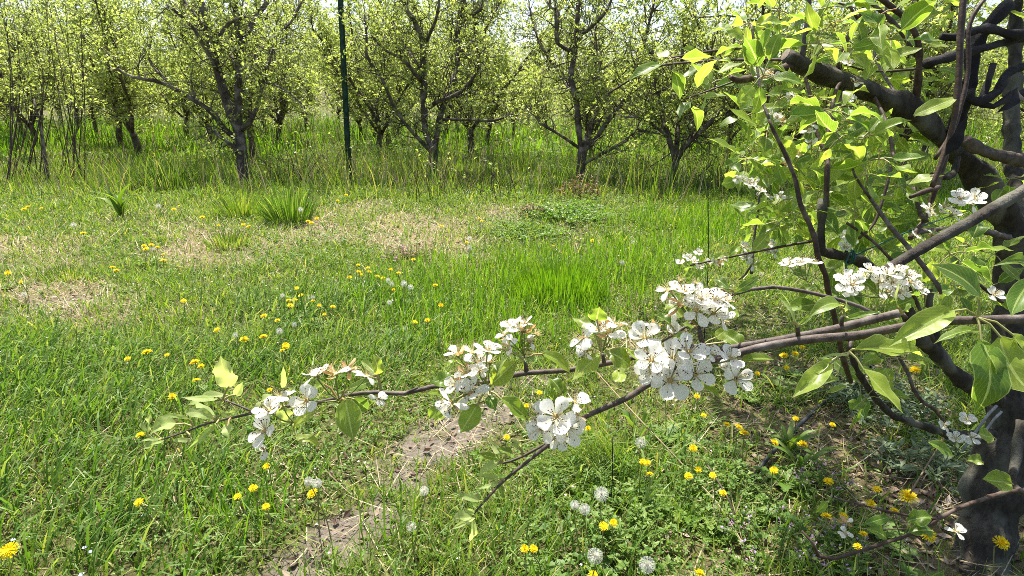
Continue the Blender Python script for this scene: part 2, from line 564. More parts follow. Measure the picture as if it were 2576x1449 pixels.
def make_ground():
    mb = MB()
    xs = np.concatenate([[-900, -300, -120, -60, -36], np.linspace(-24, -6, 60), np.linspace(-5.9, 5.9, 190), np.linspace(6, 24, 60), [36, 60, 120, 300, 900]])
    ys = np.concatenate([[-900, -300, -80, -20, -6, -2], np.linspace(-0.5, 8, 190), np.linspace(8.1, 30, 110), [36, 50, 90, 180, 400, 1500]])
    X, Y = np.meshgrid(xs, ys)
    Z = gz(X, Y)
    Z = Z + 0.012 * (fbm(X, Y, 9, 8) - 0.5)
    ny, nx = X.shape
    i = np.arange(ny - 1)[:, None] * nx + np.arange(nx - 1)[None, :]
    F = np.stack([i, i + 1, i + nx + 1, i + nx], -1).reshape(-1, 4)
    mb.add(np.stack([X, Y, Z], -1).reshape(-1, 3), F)
    m, nt = mat_new('earth_and_thatch')
    tc = N(nt, 'ShaderNodeTexCoord')

    def noise(sc, det=6, rg=0.6):
        n = N(nt, 'ShaderNodeTexNoise')
        n.inputs['Scale'].default_value = sc
        n.inputs['Detail'].default_value = det
        n.inputs['Roughness'].default_value = rg
        nt.links.new(tc.outputs['Object'], n.inputs['Vector'])
        return n.outputs[0]
    a1 = N(nt, 'ShaderNodeAttribute', attribute_name='bare')
    a2 = N(nt, 'ShaderNodeAttribute', attribute_name='thatch')
    fine = noise(70, 8, 0.7)
    soil = ramp(nt, fine, [(0.3, (0.10, 0.084, 0.066)), (0.55, (0.205, 0.178, 0.145)), (0.75, (0.31, 0.275, 0.23))])
    soil = mixc(nt, math_node(nt, 'MULTIPLY', noise(6, 3), 0.6), soil, (0.145, 0.122, 0.095))
    green = ramp(nt, noise(38, 7, 0.7), [(0.32, (0.03, 0.028, 0.013)), (0.5, (0.085, 0.088, 0.03)), (0.7, (0.19, 0.17, 0.08))])
    thatch = ramp(nt, noise(110, 6, 0.7), [(0.3, (0.14, 0.10, 0.06)), (0.55, (0.28, 0.22, 0.13)), (0.75, (0.42, 0.35, 0.23))])
    c = mixc(nt, a2.outputs['Fac'], green, thatch)
    c = mixc(nt, a1.outputs['Fac'], c, soil)
    pr = N(nt, 'ShaderNodeBsdfPrincipled')
    pr.inputs['Roughness'].default_value = 0.95
    pr.inputs['Specular IOR Level'].default_value = 0.15
    nt.links.new(c, pr.inputs['Base Color'])
    b = N(nt, 'ShaderNodeBump')
    b.inputs['Strength'].default_value = 0.9
    b.inputs['Distance'].default_value = 0.02
    nt.links.new(math_node(nt, 'ADD', fine, math_node(nt, 'MULTIPLY', noise(16, 5), 1.6)), b.inputs['Height'])
    nt.links.new(b.outputs[0], pr.inputs['Normal'])
    out = N(nt, 'ShaderNodeOutputMaterial')
    nt.links.new(pr.outputs[0], out.inputs[0])
    ob = mb.build('ground', m)
    me = ob.data
    z = zones(X.ravel(), np.maximum(Y.ravel(), 1.0))
    ok = (Y.ravel() > 0.9) & (Y.ravel() < 40)
    for nm, v in (('bare', np.clip(z['soil'] * 1.15, 0, 1) * ok), ('thatch', np.clip(z['straw'] + z['litter'] * 0.5, 0, 1) * 0.8 * ok)):
        at = me.attributes.new(nm, 'FLOAT', 'POINT')
        at.data.foreach_set('value', v.astype(np.float32))
    ob['kind'] = 'structure'
    ob['label'] = 'uneven orchard soil with a bare dirt patch'
    return ob


make_ground()


# ------------------------------------------------------------------ blades and little leaves, in bulk
def blades(mb, pos, h, w, az, lean, bend, mat=0, segs=3):
    """vectorised grass blades; az: lean azimuth, lean: root tilt, bend: extra tilt towards the tip"""
    n = len(pos)
    d = np.stack([np.cos(az), np.sin(az), np.zeros(n)], -1)
    tw = az + math.pi / 2 + (rng.rand(n) - 0.5) * 2.2
    side = np.stack([np.cos(tw), np.sin(tw), np.zeros(n)], -1)
    p = pos.copy()
    V = []
    for k in range(segs + 1):
        t = k / segs
        ww = w * (1 - 0.35 * t) * (0.85 if k == 0 else 1)
        if k < segs:
            V += [p - side * ww[:, None] * 0.5, p + side * ww[:, None] * 0.5]
        else:
            V += [p]
        th = np.clip(lean + bend * (t + 0.5 / segs) ** 1.5, 0, 2.3)
        st = h / segs
        p = p + d * (np.sin(th) * st)[:, None] + np.array([0, 0, 1.0]) * (np.cos(th) * st)[:, None]
    V = np.stack(V, 1)
    m = V.shape[1]
    base = np.arange(n)[:, None] * m
    Q = np.concatenate([base + np.array([[2 * k, 2 * k + 1, 2 * k + 3, 2 * k + 2]]) for k in range(segs - 1)])
    T = base + np.array([[2 * segs - 2, 2 * segs - 1, 2 * segs]])
    mb.add(V.reshape(-1, 3), Q, T, mat=mat)


def leaflets(mb, pos, dirv, nor, L, W, mat=0, droop=0.12):
    """vectorised folded leaves of 4 triangles: base, left, middle, right, tip"""
    n = len(pos)
    dirv = dirv / np.maximum(1e-9, np.linalg.norm(dirv, axis=1))[:, None]
    side = np.cross(dirv, nor)
    side /= np.maximum(1e-9, np.linalg.norm(side, axis=1))[:, None]
    up = np.cross(side, dirv)
    L1 = L[:, None]
    W1 = W[:, None]
    mid = pos + dirv * L1 * 0.48
    lf = mid - side * W1 * 0.5 + up * W1 * 0.16
    rg = mid + side * W1 * 0.5 + up * W1 * 0.16
    tip = pos + dirv * L1 - up * L1 * droop
    mid = mid + up * L1 * 0.03
    V = np.stack([pos, lf, mid, rg, tip], 1).reshape(-1, 3)
    b = np.arange(n)[:, None] * 5
    T = np.concatenate([b + np.array([[0, 2, 1]]), b + np.array([[0, 3, 2]]), b + np.array([[1, 2, 4]]), b + np.array([[2, 3, 4]])])
    uv = np.tile(np.array([[.5, 0], [0, .5], [.5, .5], [1, .5], [.5, 1]]), (n, 1))
    mb.add(V, None, T, uv=uv, mat=mat)


def scatter(n, y0, y1, margin=1.2):
    """random points on the ground inside the view wedge (plus a margin), density ~ uniform in area"""
    out = []
    tot = 0
    k = 1288 / FPX
    while tot < n:
        y = np.sqrt(rng.rand(n) * (y1 ** 2 - y0 ** 2) + y0 ** 2)
        x = (rng.rand(n) * 2 - 1) * (k * y * 1.06 + margin)
        out.append(np.stack([x, y], -1))
        tot += n
    return np.concatenate(out)[:n]


def on_ground(xy):
    return np.stack([xy[:, 0], xy[:, 1], gz(xy[:, 0], xy[:, 1]) - 0.006], -1)


def keep(xy, p):
    return rng.rand(len(xy)) < p


BANDS = [(1.0, 2.0, 1.0, 1.0), (2.0, 3.3, 1.0, 1.0), (3.3, 5.2, 1.25, 0.8), (5.2, 8.0, 1.7, 0.55), (8.0, 12.5, 2.4, 0.33), (12.5, 30.0, 4.2, 0.07)]
mb_g, mb_l, mb_b, mb_s, mb_c, mb_li, mb_w, mb_row = MB(), MB(), MB(), MB(), MB(), MB(), MB(), MB()
mb_so = MB()
for (y0, y1, wf, dens) in BANDS:
    area = (1288 / FPX * 1.06 * (y1 ** 2 - y0 ** 2)) + 2.4 * (y1 - y0)
    # ordinary grass
    n = int(area * (6200 if y1 < 4 else 5000) * dens)
    xy = scatter(n, y0, y1)
    z = zones(xy[:, 0], xy[:, 1])
    cl = fbm(xy[:, 0], xy[:, 1], 3.0, 11)
    p = np.clip(0.34 + 1.0 * (cl - 0.1), 0.2, 1) * (1 - np.clip(1.5 * z['soil'] - 0.95 + 0.95 * fbm(xy[:, 0], xy[:, 1], 7, 91), 0, 0.95) * (z['soil'] > 0.05)) * (1 - 0.78 * z['straw']) * (1 - 0.9 * z['litter']) * (1 - 0.15 * z['cover']) * (1 - 0.8 * z['lush'])
    k = keep(xy, np.clip(p, 0.02, 1))
    xy, cl = xy[k], cl[k]
    z = {a: b[k] for a, b in z.items()}
    n = len(xy)
    h = (0.05 + 0.085 * rng.rand(n) ** 1.6) * (0.55 + 1.0 * cl) * (1 - 0.55 * z['short']) * (1 + 0.5 * z['bright']) * (1 + 1.0 * z['row'] * rng.rand(n)) * (1 + 0.4 * z['back'])
    blades(mb_g, on_ground(xy), h, (0.0026 + 0.0055 * rng.rand(n) ** 2) * wf, rng.rand(n) * 6.283, rng.rand(n) * 0.8, rng.rand(n) * 1.8)
    # lush, long bluish blades
    n = int(area * 3400 * dens)
    xy = scatter(n, y0, y1)
    z = zones(xy[:, 0], xy[:, 1])
    k = keep(xy, np.clip(z['lush'] * (1 - z['soil']), 0, 1) * (0.5 + 0.6 * fbm(xy[:, 0], xy[:, 1], 4, 21)))
    xy = xy[k]
    n = len(xy)
    if n:
        az = 0.4 + rng.randn(n) * 1.0
        blades(mb_l, on_ground(xy), 0.09 + 0.13 * rng.rand(n), (0.0045 + 0.006 * rng.rand(n) ** 1.5) * wf ** 0.6, az, 0.1 + rng.rand(n) * 0.5, 0.2 + rng.rand(n) * 1.9)
    # bright upright blades
    n = int(area * 2400 * dens)
    xy = scatter(n, y0, y1)
    z = zones(xy[:, 0], xy[:, 1])
    k = keep(xy, np.clip(z['bright'] * (1 - z['soil']), 0, 1) * (0.4 + 0.7 * fbm(xy[:, 0], xy[:, 1], 4, 31)))
    xy = xy[k]
    n = len(xy)
    if n:
        blades(mb_b, on_ground(xy), 0.10 + 0.16 * rng.rand(n), (0.0035 + 0.003 * rng.rand(n)) * wf ** 0.7, rng.rand(n) * 6.28, rng.rand(n) * 0.25, rng.rand(n) * 0.55)
    # straw: lying dry blades
    n = int(area * 1500 * dens)
    xy = scatter(n, y0, y1)
    z = zones(xy[:, 0], xy[:, 1])
    k = keep(xy, np.clip(0.13 + z['straw'] + 0.10 * z['soil'] + 0.25 * z['litter'] + 0.25 * z['row'] + 0.15 * z['short'], 0, 1))
    xy = xy[k]
    n = len(xy)
    zz = on_ground(xy)
    zz[:, 2] += 0.004 + 0.02 * rng.rand(n)
    blades(mb_s, zz, 0.05 + 0.13 * rng.rand(n), (0.0022 + 0.0022 * rng.rand(n)) * wf, rng.rand(n) * 6.283, 1.0 + rng.rand(n) * 0.6, (rng.rand(n) - 0.5) * 1.2)
    # low broad leaves
    n = int(area * 1900 * dens)
    xy = scatter(n, y0, y1)
    z = zones(xy[:, 0], xy[:, 1])
    k = keep(xy, np.clip(0.16 + z['cover'] * (0.6 + 0.5 * fbm(xy[:, 0], xy[:, 1], 6, 41)) - 0.10 * z['litter'] + 0.15 * z['row'] - 0.85 * z['soil'] - 0.25 * z['straw'], 0.0, 1))
    xy = xy[k]
    z = {a: b[k] for a, b in z.items()}
    n = len(xy)
    pos = on_ground(xy)
    hh = (0.012 + (0.03 + 0.11 * z['cover'] * fbm(xy[:, 0], xy[:, 1], 2.5, 51)) * rng.rand(n)) * (1 + 0.8 * z['row'] + 1.2 * z['back'])
    pos[:, 2] += hh
    az = rng.rand(n) * 6.283
    el = 0.1 + rng.rand(n) * 0.8
    dv = np.stack([np.cos(az) * np.cos(el), np.sin(az) * np.cos(el), np.sin(el)], -1)
    nor = np.stack([rng.randn(n) * 0.45, rng.randn(n) * 0.45, np.ones(n)], -1)
    Ls = (0.008 + 0.012 * rng.rand(n) ** 1.5) * wf ** 0.9
    for tri in range(3):                                      # three leaflets each
        a2 = az + (tri - 1) * 1.25
        dv = np.stack([np.cos(a2) * np.cos(el), np.sin(a2) * np.cos(el), np.sin(el) * (1 - 0.3 * abs(tri - 1))], -1)
        leaflets(mb_c, pos, dv, nor, Ls, Ls * (0.55 + 0.3 * rng.rand(n)), droop=0.15)
    # dead leaves and bark crumbs
    n = int(area * 2000 * dens)
    xy = scatter(n, y0, y1)
    z = zones(xy[:, 0], xy[:, 1])
    k = keep(xy, np.clip(z['litter'] * (0.5 + 0.8 * fbm(xy[:, 0], xy[:, 1], 5, 61)) + 0.04 + 0.28 * z['soil'] + 0.06 * z['straw'] + 0.1 * z['row'], 0, 1))
    xy = xy[k]
    n = len(xy)
    pos = on_ground(xy)
    pos[:, 2] += 0.006 + 0.014 * rng.rand(n)
    az = rng.rand(n) * 6.283
    dv = np.stack([np.cos(az), np.sin(az), rng.randn(n) * 0.3], -1)
    nor = np.stack([rng.randn(n) * 0.5, rng.randn(n) * 0.5, np.ones(n)], -1)
    Ls = (0.014 + 0.032 * rng.rand(n)) * wf ** 0.7
    leaflets(mb_li, pos, dv, nor, Ls, Ls * (0.3 + 0.35 * rng.rand(n)), droop=-0.1)
    # crumbs and small clods of earth
    n = int(area * 1500 * dens)
    xy = scatter(n, y0, y1)
    z = zones(xy[:, 0], xy[:, 1])
    k = keep(xy, np.clip(z['soil'] * 0.8 * fbm(xy[:, 0], xy[:, 1], 8, 101) + 0.03, 0, 1))
    xy = xy[k]
    n = len(xy)
    pos = on_ground(xy)
    r = (0.0025 + 0.009 * rng.rand(n) ** 3) * wf ** 0.5
    o = np.array([(1, 0, 0), (0, 1, 0), (-1, 0, 0), (0, -1, 0), (0, 0, .75), (0, 0, -.75)])
    V = pos[:, None, :] + (0, 0, 0.007) + o[None] * (r[:, None, None] * (0.6 + 0.8 * rng.rand(n, 6, 1)))
    T = np.array([(0, 1, 4), (1, 2, 4), (2, 3, 4), (3, 0, 4), (1, 0, 5), (2, 1, 5), (3, 2, 5), (0, 3, 5)])
    mb_so.add(V.reshape(-1, 3), None, (np.arange(n)[:, None, None] * 6 + T[None]).reshape(-1, 3))
    # tiny white flowers
    n = int(area * 38 * min(1, dens * 1.4))
    xy = scatter(n, y0, y1)
    k = keep(xy, np.clip(fbm(xy[:, 0], xy[:, 1], 1.1, 71) * 2.6 - 0.95, 0.03, 1))
    xy = xy[k]
    n = len(xy)
    pos = on_ground(xy)
    pos[:, 2] += 0.05 + 0.07 * rng.rand(n)
    for q in range(5):
        a2 = q * 1.2566 + rng.rand(n)
        dv = np.stack([np.cos(a2), np.sin(a2), np.full(n, 0.25)], -1)
        leaflets(mb_w, pos, dv, np.tile((0, -0.3, 1.0), (n, 1)), np.full(n, 0.0045) * wf ** 0.5, np.full(n, 0.0035) * wf ** 0.5)

# the weedy strip under the first row: taller thin stalks, some dry
n = 46000
xy = np.stack([(rng.rand(n) - 0.5) * 24, 6.9 + 4.8 * rng.rand(n)], -1)
cl = 0.6 * fbm(xy[:, 0], xy[:, 1], 0.8, 81) + 0.4 * fbm(xy[:, 0], xy[:, 1], 2.6, 82)
k = keep(xy, np.clip((cl - 0.40) * 6, 0.03, 1) * np.clip((xy[:, 1] - 7.0 - 1.2 * fbm(xy[:, 0], xy[:, 1] * 0, 1.3, 85)) / 1.6, 0.0, 1))
xy, cl = xy[k], cl[k]
n = len(xy)
dry = rng.rand(n) < 0.28
pos = on_ground(xy)
hh = (0.12 + 0.50 * rng.rand(n) ** 1.8) * (0.3 + 1.5 * cl)
for sel, mi in ((~dry, 0), (dry, 1)):
    blades(mb_row, pos[sel], hh[sel], 0.006 + 0.007 * rng.rand(sel.sum()), rng.rand(sel.sum()) * 6.28, rng.rand(sel.sum()) * 0.35, rng.rand(sel.sum()) * 0.8, mat=mi)

n = 45000
yy = 11.4 + 24 * rng.rand(n) ** 1.3
xy = np.stack([(rng.rand(n) * 2 - 1) * (yy * 0.92 + 1), yy], -1)
cl = fbm(xy[:, 0], xy[:, 1], 0.7, 83)
k = keep(xy, np.clip((cl - 0.33) * 4, 0.08, 1))
xy, cl = xy[k], cl[k]
n = len(xy)
tall = np.clip((xy[:, 1] - 11) / 6, 0.25, 1)
hh = (0.18 + 0.75 * rng.rand(n) ** 1.6) * (0.5 + 0.9 * cl) * tall
dry = rng.rand(n) < 0.2
for sel, mi in ((~dry, 2), (dry, 1)):
    blades(mb_row, on_ground(xy[sel]), hh[sel], 0.014 + 0.02 * rng.rand(sel.sum()), rng.rand(sel.sum()) * 6.28, rng.rand(sel.sum()) * 0.4, rng.rand(sel.sum()) * 0.9, mat=mi)

for mb, nm, mt, lb, ct in ((mb_g, 'grass', M['grass'], 'short green grass growing across the whole orchard alley', 'grass'),
                           (mb_l, 'long_grass', M['lush'], 'long lush bluish green grass at the left of the alley', 'grass'),
                           (mb_b, 'bright_grass', M['bright'], 'bright yellow green upright grass in the middle of the alley', 'grass'),
                           (mb_s, 'dry_grass', M['straw'], 'pale dry straw and dead grass lying between the green', 'dry grass'),
                           (mb_c, 'ground_cover', M['cover'], 'low small-leaved green weeds covering the soil', 'weeds'),
                           (mb_li, 'leaf_litter', M['litter'], 'brown dead leaves lying under the nearest pear tree', 'dead leaves'),
                           (mb_w, 'tiny_white_flowers', M['whitefl'], 'tiny white flowers sprinkled through the grass', 'flowers'),
                           (mb_so, 'soil_crumbs', M['soil'], 'small grey brown earth clods lying on the bare patch', 'soil'),
                           (mb_row, 'undergrowth', [M['grass'], M['straw'], M['bright']], 'tall thin weeds and dry stalks along and behind the first tree row', 'weeds')):
    tag(mb.build(nm, mt, smooth=False), lb, ct, kind='stuff')


# ------------------------------------------------------------------ clumps that stand out as things
def tuft(name, px, py, rx, n, h0, h1, w, mat, label, cat='grass tuft', lean=0.35, bend=0.7, group=None, az=None):
    c = G(px, py)
    mb = MB()
    r = rx / FPX * project(c)[2]
    ang = rng.rand(n) * 6.283
    rr = r * np.sqrt(rng.rand(n))
    xy = np.stack([c[0] + np.cos(ang) * rr, c[1] + np.sin(ang) * rr * 0.8], -1)
    h = (h0 + (h1 - h0) * rng.rand(n)) * (1 - 0.45 * (rr / r) ** 2)
    a = ang if az is None else az + rng.randn(n) * 0.5
    blades(mb, on_ground(xy), h, w * (0.7 + 0.6 * rng.rand(n)), a, lean * rr / r + rng.rand(n) * 0.12, bend * rng.rand(n), segs=4)
    ob = mb.build(name, mat, origin=(c[0], c[1], 0), smooth=False)
    return tag(ob, label, cat, group)


tuft('grass_tuft', 1405, 752, 115, 1500, 0.10, 0.34, 0.0058, M['bright'], 'tall bright upright grass tuft standing alone in the middle of the alley', lean=0.12, bend=0.4)
tuft('grass_tuft', 730, 560, 52, 420, 0.25, 0.62, 0.009, M['lush'], 'tall dark green grass tuft just left of the green metal post')
tuft('grass_tuft', 610, 545, 60, 300, 0.2, 0.42, 0.009, M['grass'], 'dark green grass tuft at the foot of the leftmost forked pear tree')
tuft('grass_tuft', 420, 480, 70, 420, 0.3, 0.62, 0.010, M['lush'], 'tall loose grass tuft between the broad-leaved dock and the left pear tree')
tuft('grass_tuft', 575, 622, 52, 380, 0.12, 0.24, 0.006, M['grass'], 'low rounded grass tuft on the dry straw left of centre')
tuft('grass_tuft', 1300, 440, 40, 260, 0.3, 0.6, 0.009, M['lush'], 'thin tall grass tuft between the second and third pear trees')
tuft('grass_tuft', 1530, 1180, 120, 420, 0.16, 0.38, 0.0032, M['grass'], 'fine pale grass tuft combed over to the left below the lowest blossoms', lean=0.8, bend=1.7, az=3.6)
tuft('grass_tuft', 165, 700, 60, 260, 0.08, 0.16, 0.005, M['grass'], 'small green grass tuft in the dry patch at the left edge')


def broad_weed(px, py, n, L, W, mat, label, up=0.9, cat='weed', name='broad_leaved_weed', seed=1):
    c = G(px, py)
    c[2] = gz(c[0], c[1])
    rs = np.random.RandomState(seed)
    root = thing(name, c, label, cat)
    for i in range(n):
        az = rs.rand() * 6.283 if n > 3 else (1.2 + 1.0 * i + rs.rand() * 0.4)
        el = up * (0.55 + 0.5 * rs.rand())
        d = np.array((math.cos(az) * math.cos(el), math.sin(az) * math.cos(el), math.sin(el)))
        l = L * (0.6 + 0.5 * rs.rand())
        B = c + np.array((math.cos(az), math.sin(az), 0)) * 0.01
        leaf_object('leaf', B, B + d * l, W * (0.7 + 0.5 * rs.rand()), nrm(np.cross(np.cross(d, (0, 0, 1)), d) + rs.randn(3) * 0.15), root, mat, curl=0.18, fold=0.25)


def leaf_arrays(B, T, w, nor, fold=0.25, curl=0.08, wave=0.06, seed=0, nl=9, nw=6, tipt=1.35, twist=0.0):
    """one pear leaf as a curved grid from base B to tip T, full width w"""
    B = np.asarray(B, float)
    T = np.asarray(T, float)
    L = np.linalg.norm(T - B)
    d = (T - B) / max(L, 1e-9)
    s = np.cross(d, nor)
    s = nrm(s)
    u = np.cross(s, d)
    rs = np.random.RandomState(seed)
    ph = rs.rand(3) * 6.28
    V, UV = [], []
    for i in range(nl + 1):
        t = i / nl
        prof = (math.sin(math.pi * t ** 0.82) ** 0.85) * (1 - 0.12 * t) if 0 < t < 1 else 0.0
        if t > 0.8:
            prof *= max(0.0, 1 - ((t - 0.8) / 0.2) ** tipt) * 0.55 + 0.45 * (1 - (t - 0.8) / 0.2)
        if i == 0:
            prof = 0.03
        c = B + d * (L * t) + u * (curl * L * (4 * t * (1 - t)) ** 1.0) - u * (curl * 0.9 * L * max(0, t - 0.7) ** 1.3)
        tw = twist * t
        ss = s * math.cos(tw) + u * math.sin(tw)
        uu = -s * math.sin(tw) + u * math.cos(tw)
        for j in range(nw + 1):
            v = j / nw * 2 - 1
            x = v * prof * w * 0.5
            zf = abs(v) * prof * w * 0.5 * fold + wave * w * prof * abs(v) * math.sin(t * 11 + ph[0] + (1.5 if v > 0 else 0)) * 0.9
            zf -= 0.10 * w * prof * max(0, abs(v) - 0.6)
            V.append(c + ss * x * math.cos(fold * 0.7) + uu * zf)
            UV.append((j / nw, t))
    F = []
    for i in range(nl):
        for j in range(nw):
            a = i * (nw + 1) + j
            F.append((a, a + 1, a + nw + 2, a + nw + 1))
    return np.array(V), np.array(F), np.array(UV)


LEAF_N = [0]


def leaf_object(name, B, T, w, nor, parent, mat, root=None, curl=None, fold=None, wave=None, twist=None, rp=0.0011):
    LEAF_N[0] += 1
    s = LEAF_N[0]
    rs = np.random.RandomState(s)
    V, F, UV = leaf_arrays(B, T, w, nor, fold=0.15 + 0.5 * rs.rand() if fold is None else fold,
                           curl=(rs.rand() - 0.35) * 0.34 if curl is None else curl,
                           wave=0.06 + 0.2 * rs.rand() if wave is None else wave, seed=s,
                           twist=(rs.rand() - 0.5) * 0.9 if twist is None else twist)
    mb = MB()
    mb.add(V, F, uv=UV)
    if root is not None:
        root = np.asarray(root, float)
        mid = (root + B) / 2 + np.array((0, 0, 1)) * np.linalg.norm(root - B) * 0.12
        tube(mb, [root, mid, np.asarray(B, float) + nrm(np.asarray(T) - B) * 0.002], [rp * 1.15, rp, rp], sides=5, mat=1, cap=False)
    return mb.build(name, [mat, M['petiole']], parent, origin=B)


broad_weed(308, 552, 12, 0.46, 0.06, M['grass'], 'large dock weed with long upright leaves in front of the left shrub', up=1.25, name='dock_weed', seed=3)
broad_weed(1603, 1095, 3, 0.20, 0.035, M['cover'], 'three upright lance-shaped leaves standing behind the round seed head below the branch', up=1.35, name='lance_leaved_weed', seed=5)
broad_weed(1985, 1140, 14, 0.16, 0.022, M['cover'], 'spiky leaf rosette beside the black hose in the shade', up=0.9, name='leaf_rosette', seed=8)
broad_weed(2010, 1190, 12, 0.17, 0.022, M['cover'], 'loose leaf rosette right of the black hose lower end', up=0.8, name='leaf_rosette', seed=9)
broad_weed(725, 650, 10, 0.13, 0.03, M['cover'], 'low leafy rosette in the straw left of the alley centre', up=0.5, name='leaf_rosette', seed=12)
broad_weed(375, 668, 10, 0.17, 0.03, M['cover'], 'dark leaf rosette under the group of dandelions at the left', up=0.5, name='leaf_rosette', seed=13)


def herb(px, py, n, hh, rr, mat, label, name='leafy_weed', leaf=0.02, cat='weed', seed=1, flower=None):
    """bushy weed: thin stems carrying many small leaves"""
    c = G(px, py)
    c[2] = gz(c[0], c[1])
    rs = np.random.RandomState(seed)
    root = thing(name, c, label, cat)
    ms, ml = MB(), MB()
    for i in range(n):
        az = rs.rand() * 6.283
        r = rr * math.sqrt(rs.rand())
        top = c + np.array((math.cos(az) * r, math.sin(az) * r, hh * (0.55 + 0.5 * rs.rand()) * (1 - 0.5 * (r / rr) ** 2)))
        b = c + np.array((math.cos(az) * r * 0.45, math.sin(az) * r * 0.45, 0))
        tube(ms, [b, (b + top) / 2 + rs.randn(3) * 0.01, top], [0.0022, 0.002, 0.001], sides=4, cap=False)
        k = 14
        tt = 0.25 + 0.75 * rs.rand(k)
        pos = b + (top - b) * tt[:, None]
        a2 = rs.rand(k) * 6.283
        dv = np.stack([np.cos(a2), np.sin(a2), 0.25 + 0.4 * rs.rand(k)], -1)
        nor = np.stack([rs.randn(k) * 0.3, rs.randn(k) * 0.3, np.ones(k)], -1)
        Ls = leaf * (0.6 + 0.8 * rs.rand(k))
        leaflets(ml, pos, dv, nor, Ls, Ls * (0.24 if mat is M['sage'] else 0.5))
        if flower:
            k = 7
            pos = top + rs.randn(k, 3) * (0.006, 0.006, 0.008)
            a2 = rs.rand(k) * 6.283
            dv = np.stack([np.cos(a2), np.sin(a2), 0.4 + 0.4 * rs.rand(k)], -1)
            mf = MB()
            leaflets(mf, pos, dv, np.tile((0, 0, 1.0), (k, 1)), np.full(k, 0.010), np.full(k, 0.006))
            mf.build('floret', flower, root, origin=top, smooth=False)
    ms.build('stems', M['stalk'], root, origin=c)
    f = ml.build('foliage', mat, root, origin=c, smooth=False)
    f['kind'] = 'stuff'
    return root


herb(1430, 555, 70, 0.24, 0.55, M['bright'], 'bushy fresh green weed at the edge of the shade under the third pear tree', leaf=0.045, seed=2)
herb(1325, 590, 40, 0.11, 0.42, M['bright'], 'low green weed clump in front of the second gap in the tree row', leaf=0.04, seed=3)
herb(1345, 545, 40, 0.2, 0.22, M['redweed'], 'reddish brown dry weed left of the bushy green weed', leaf=0.03, seed=4, name='dry_weed')
herb(1460, 500, 60, 0.36, 0.35, M['redweed'], 'reddish brown dead weed at the foot of the third pear tree', leaf=0.035, seed=5, name='dry_weed')
herb(2230, 1060, 30, 0.18, 0.26, M['sage'], 'grey green feathery weed in the shade left of the near trunk', leaf=0.045, seed=6, name='grey_green_weed')
herb(2330, 1180, 26, 0.14, 0.24, M['sage'], 'grey green weed patch right beside the near trunk base', leaf=0.045, seed=7, name='grey_green_weed')
herb(2140, 1010, 36, 0.2, 0.2, M['sage'], 'grey green weed behind the black hose', leaf=0.045, seed=17, name='grey_green_weed')
herb(1470, 1240, 46, 0.10, 0.17, M['cover'], 'leafy geranium patch below the drooping branch tip', leaf=0.022, seed=8, name='geranium_patch')
herb(1580, 1380, 50, 0.11, 0.18, M['cover'], 'leafy geranium patch between two seed heads at the bottom edge', leaf=0.022, seed=9, name='geranium_patch')
herb(1830, 1260, 50, 0.11, 0.18, M['cover'], 'feathery green weed patch left of the trailing lower twig', leaf=0.02, seed=10, name='geranium_patch')
herb(1950, 1400, 18, 0.12, 0.16, M['cover'], 'purple-topped dead-nettle clump at the bottom right', leaf=0.022, seed=11, name='dead_nettle', flower=M['mauve'])
herb(2110, 1430, 20, 0.12, 0.12, M['cover'], 'purple-flowered dead-nettle under the trailing lower twig', leaf=0.022, seed=12, name='dead_nettle', flower=M['mauve'])
herb(2060, 1250, 16, 0.11, 0.10, M['cover'], 'small mauve-flowered dead-nettle in the dead leaves', leaf=0.02, seed=14, name='dead_nettle', flower=M['mauve'])
herb(1010, 650, 40, 0.10, 0.25, M['redweed'], 'dull purple dead-nettle patch behind the middle dandelions', leaf=0.02, seed=15, name='dead_nettle', flower=M['mauve'])


# ------------------------------------------------------------------ dandelions
def dandelion_head(seed, opening=1.0):
    rs = np.random.RandomState(seed)
    mb = MB()
    for layer, (n, r, el, zz) in enumerate(((26, 1.0, 0.10, 0.0), (24, 0.84, 0.38, 0.05), (18, 0.6, 0.72, 0.1), (12, 0.34, 1.05, 0.14))):
        a = np.arange(n) * 6.283 / n + rs.rand(n) * 0.2 + layer
        e = el * opening + rs.randn(n) * 0.10
        dv = np.stack([np.cos(a) * np.cos(e), np.sin(a) * np.cos(e), np.sin(e)], -1)
        pos = dv * 0.08 + np.array((0, 0, zz))
        rr = r * (0.9 + 0.2 * rs.rand(n))
        # strap-shaped florets: quads with a blunt end
        s = np.stack([-np.sin(a), np.cos(a), np.zeros(n)], -1)
        w = 0.105
        V = np.stack([pos - s * w * 0.5, pos + s * w * 0.5, pos + dv * rr[:, None] + s * w * 0.62, pos + dv * rr[:, None] - s * w * 0.62], 1).reshape(-1, 3)
        mb.add(V, np.arange(n)[:, None] * 4 + np.arange(4)[None, :])
    u = 10
    a = np.arange(u) * 6.283 / u
    V = np.concatenate([np.stack([np.cos(a) * 0.24, np.sin(a) * 0.24, np.full(u, 0.26)], -1), [[0, 0, 0.36]]])
    mb.add(V, None, [(k, (k + 1) % u, u) for k in range(u)], mat=1)
    # green cup below
    V = np.concatenate([np.stack([np.cos(a) * 0.26, np.sin(a) * 0.26, np.full(u, 0.02)], -1), np.stack([np.cos(a) * 0.2, np.sin(a) * 0.2, np.full(u, -0.28)], -1), [[0, 0, -0.32]]])
    mb.add(V, [(k, (k + 1) % u, u + (k + 1) % u, u + k) for k in range(u)], [(u + (k + 1) % u, u + k, 2 * u) for k in range(u)], mat=2)
    return mb.mesh('flower_head', [M['yellow'], M['orange'], M['dstem']], smooth=False)


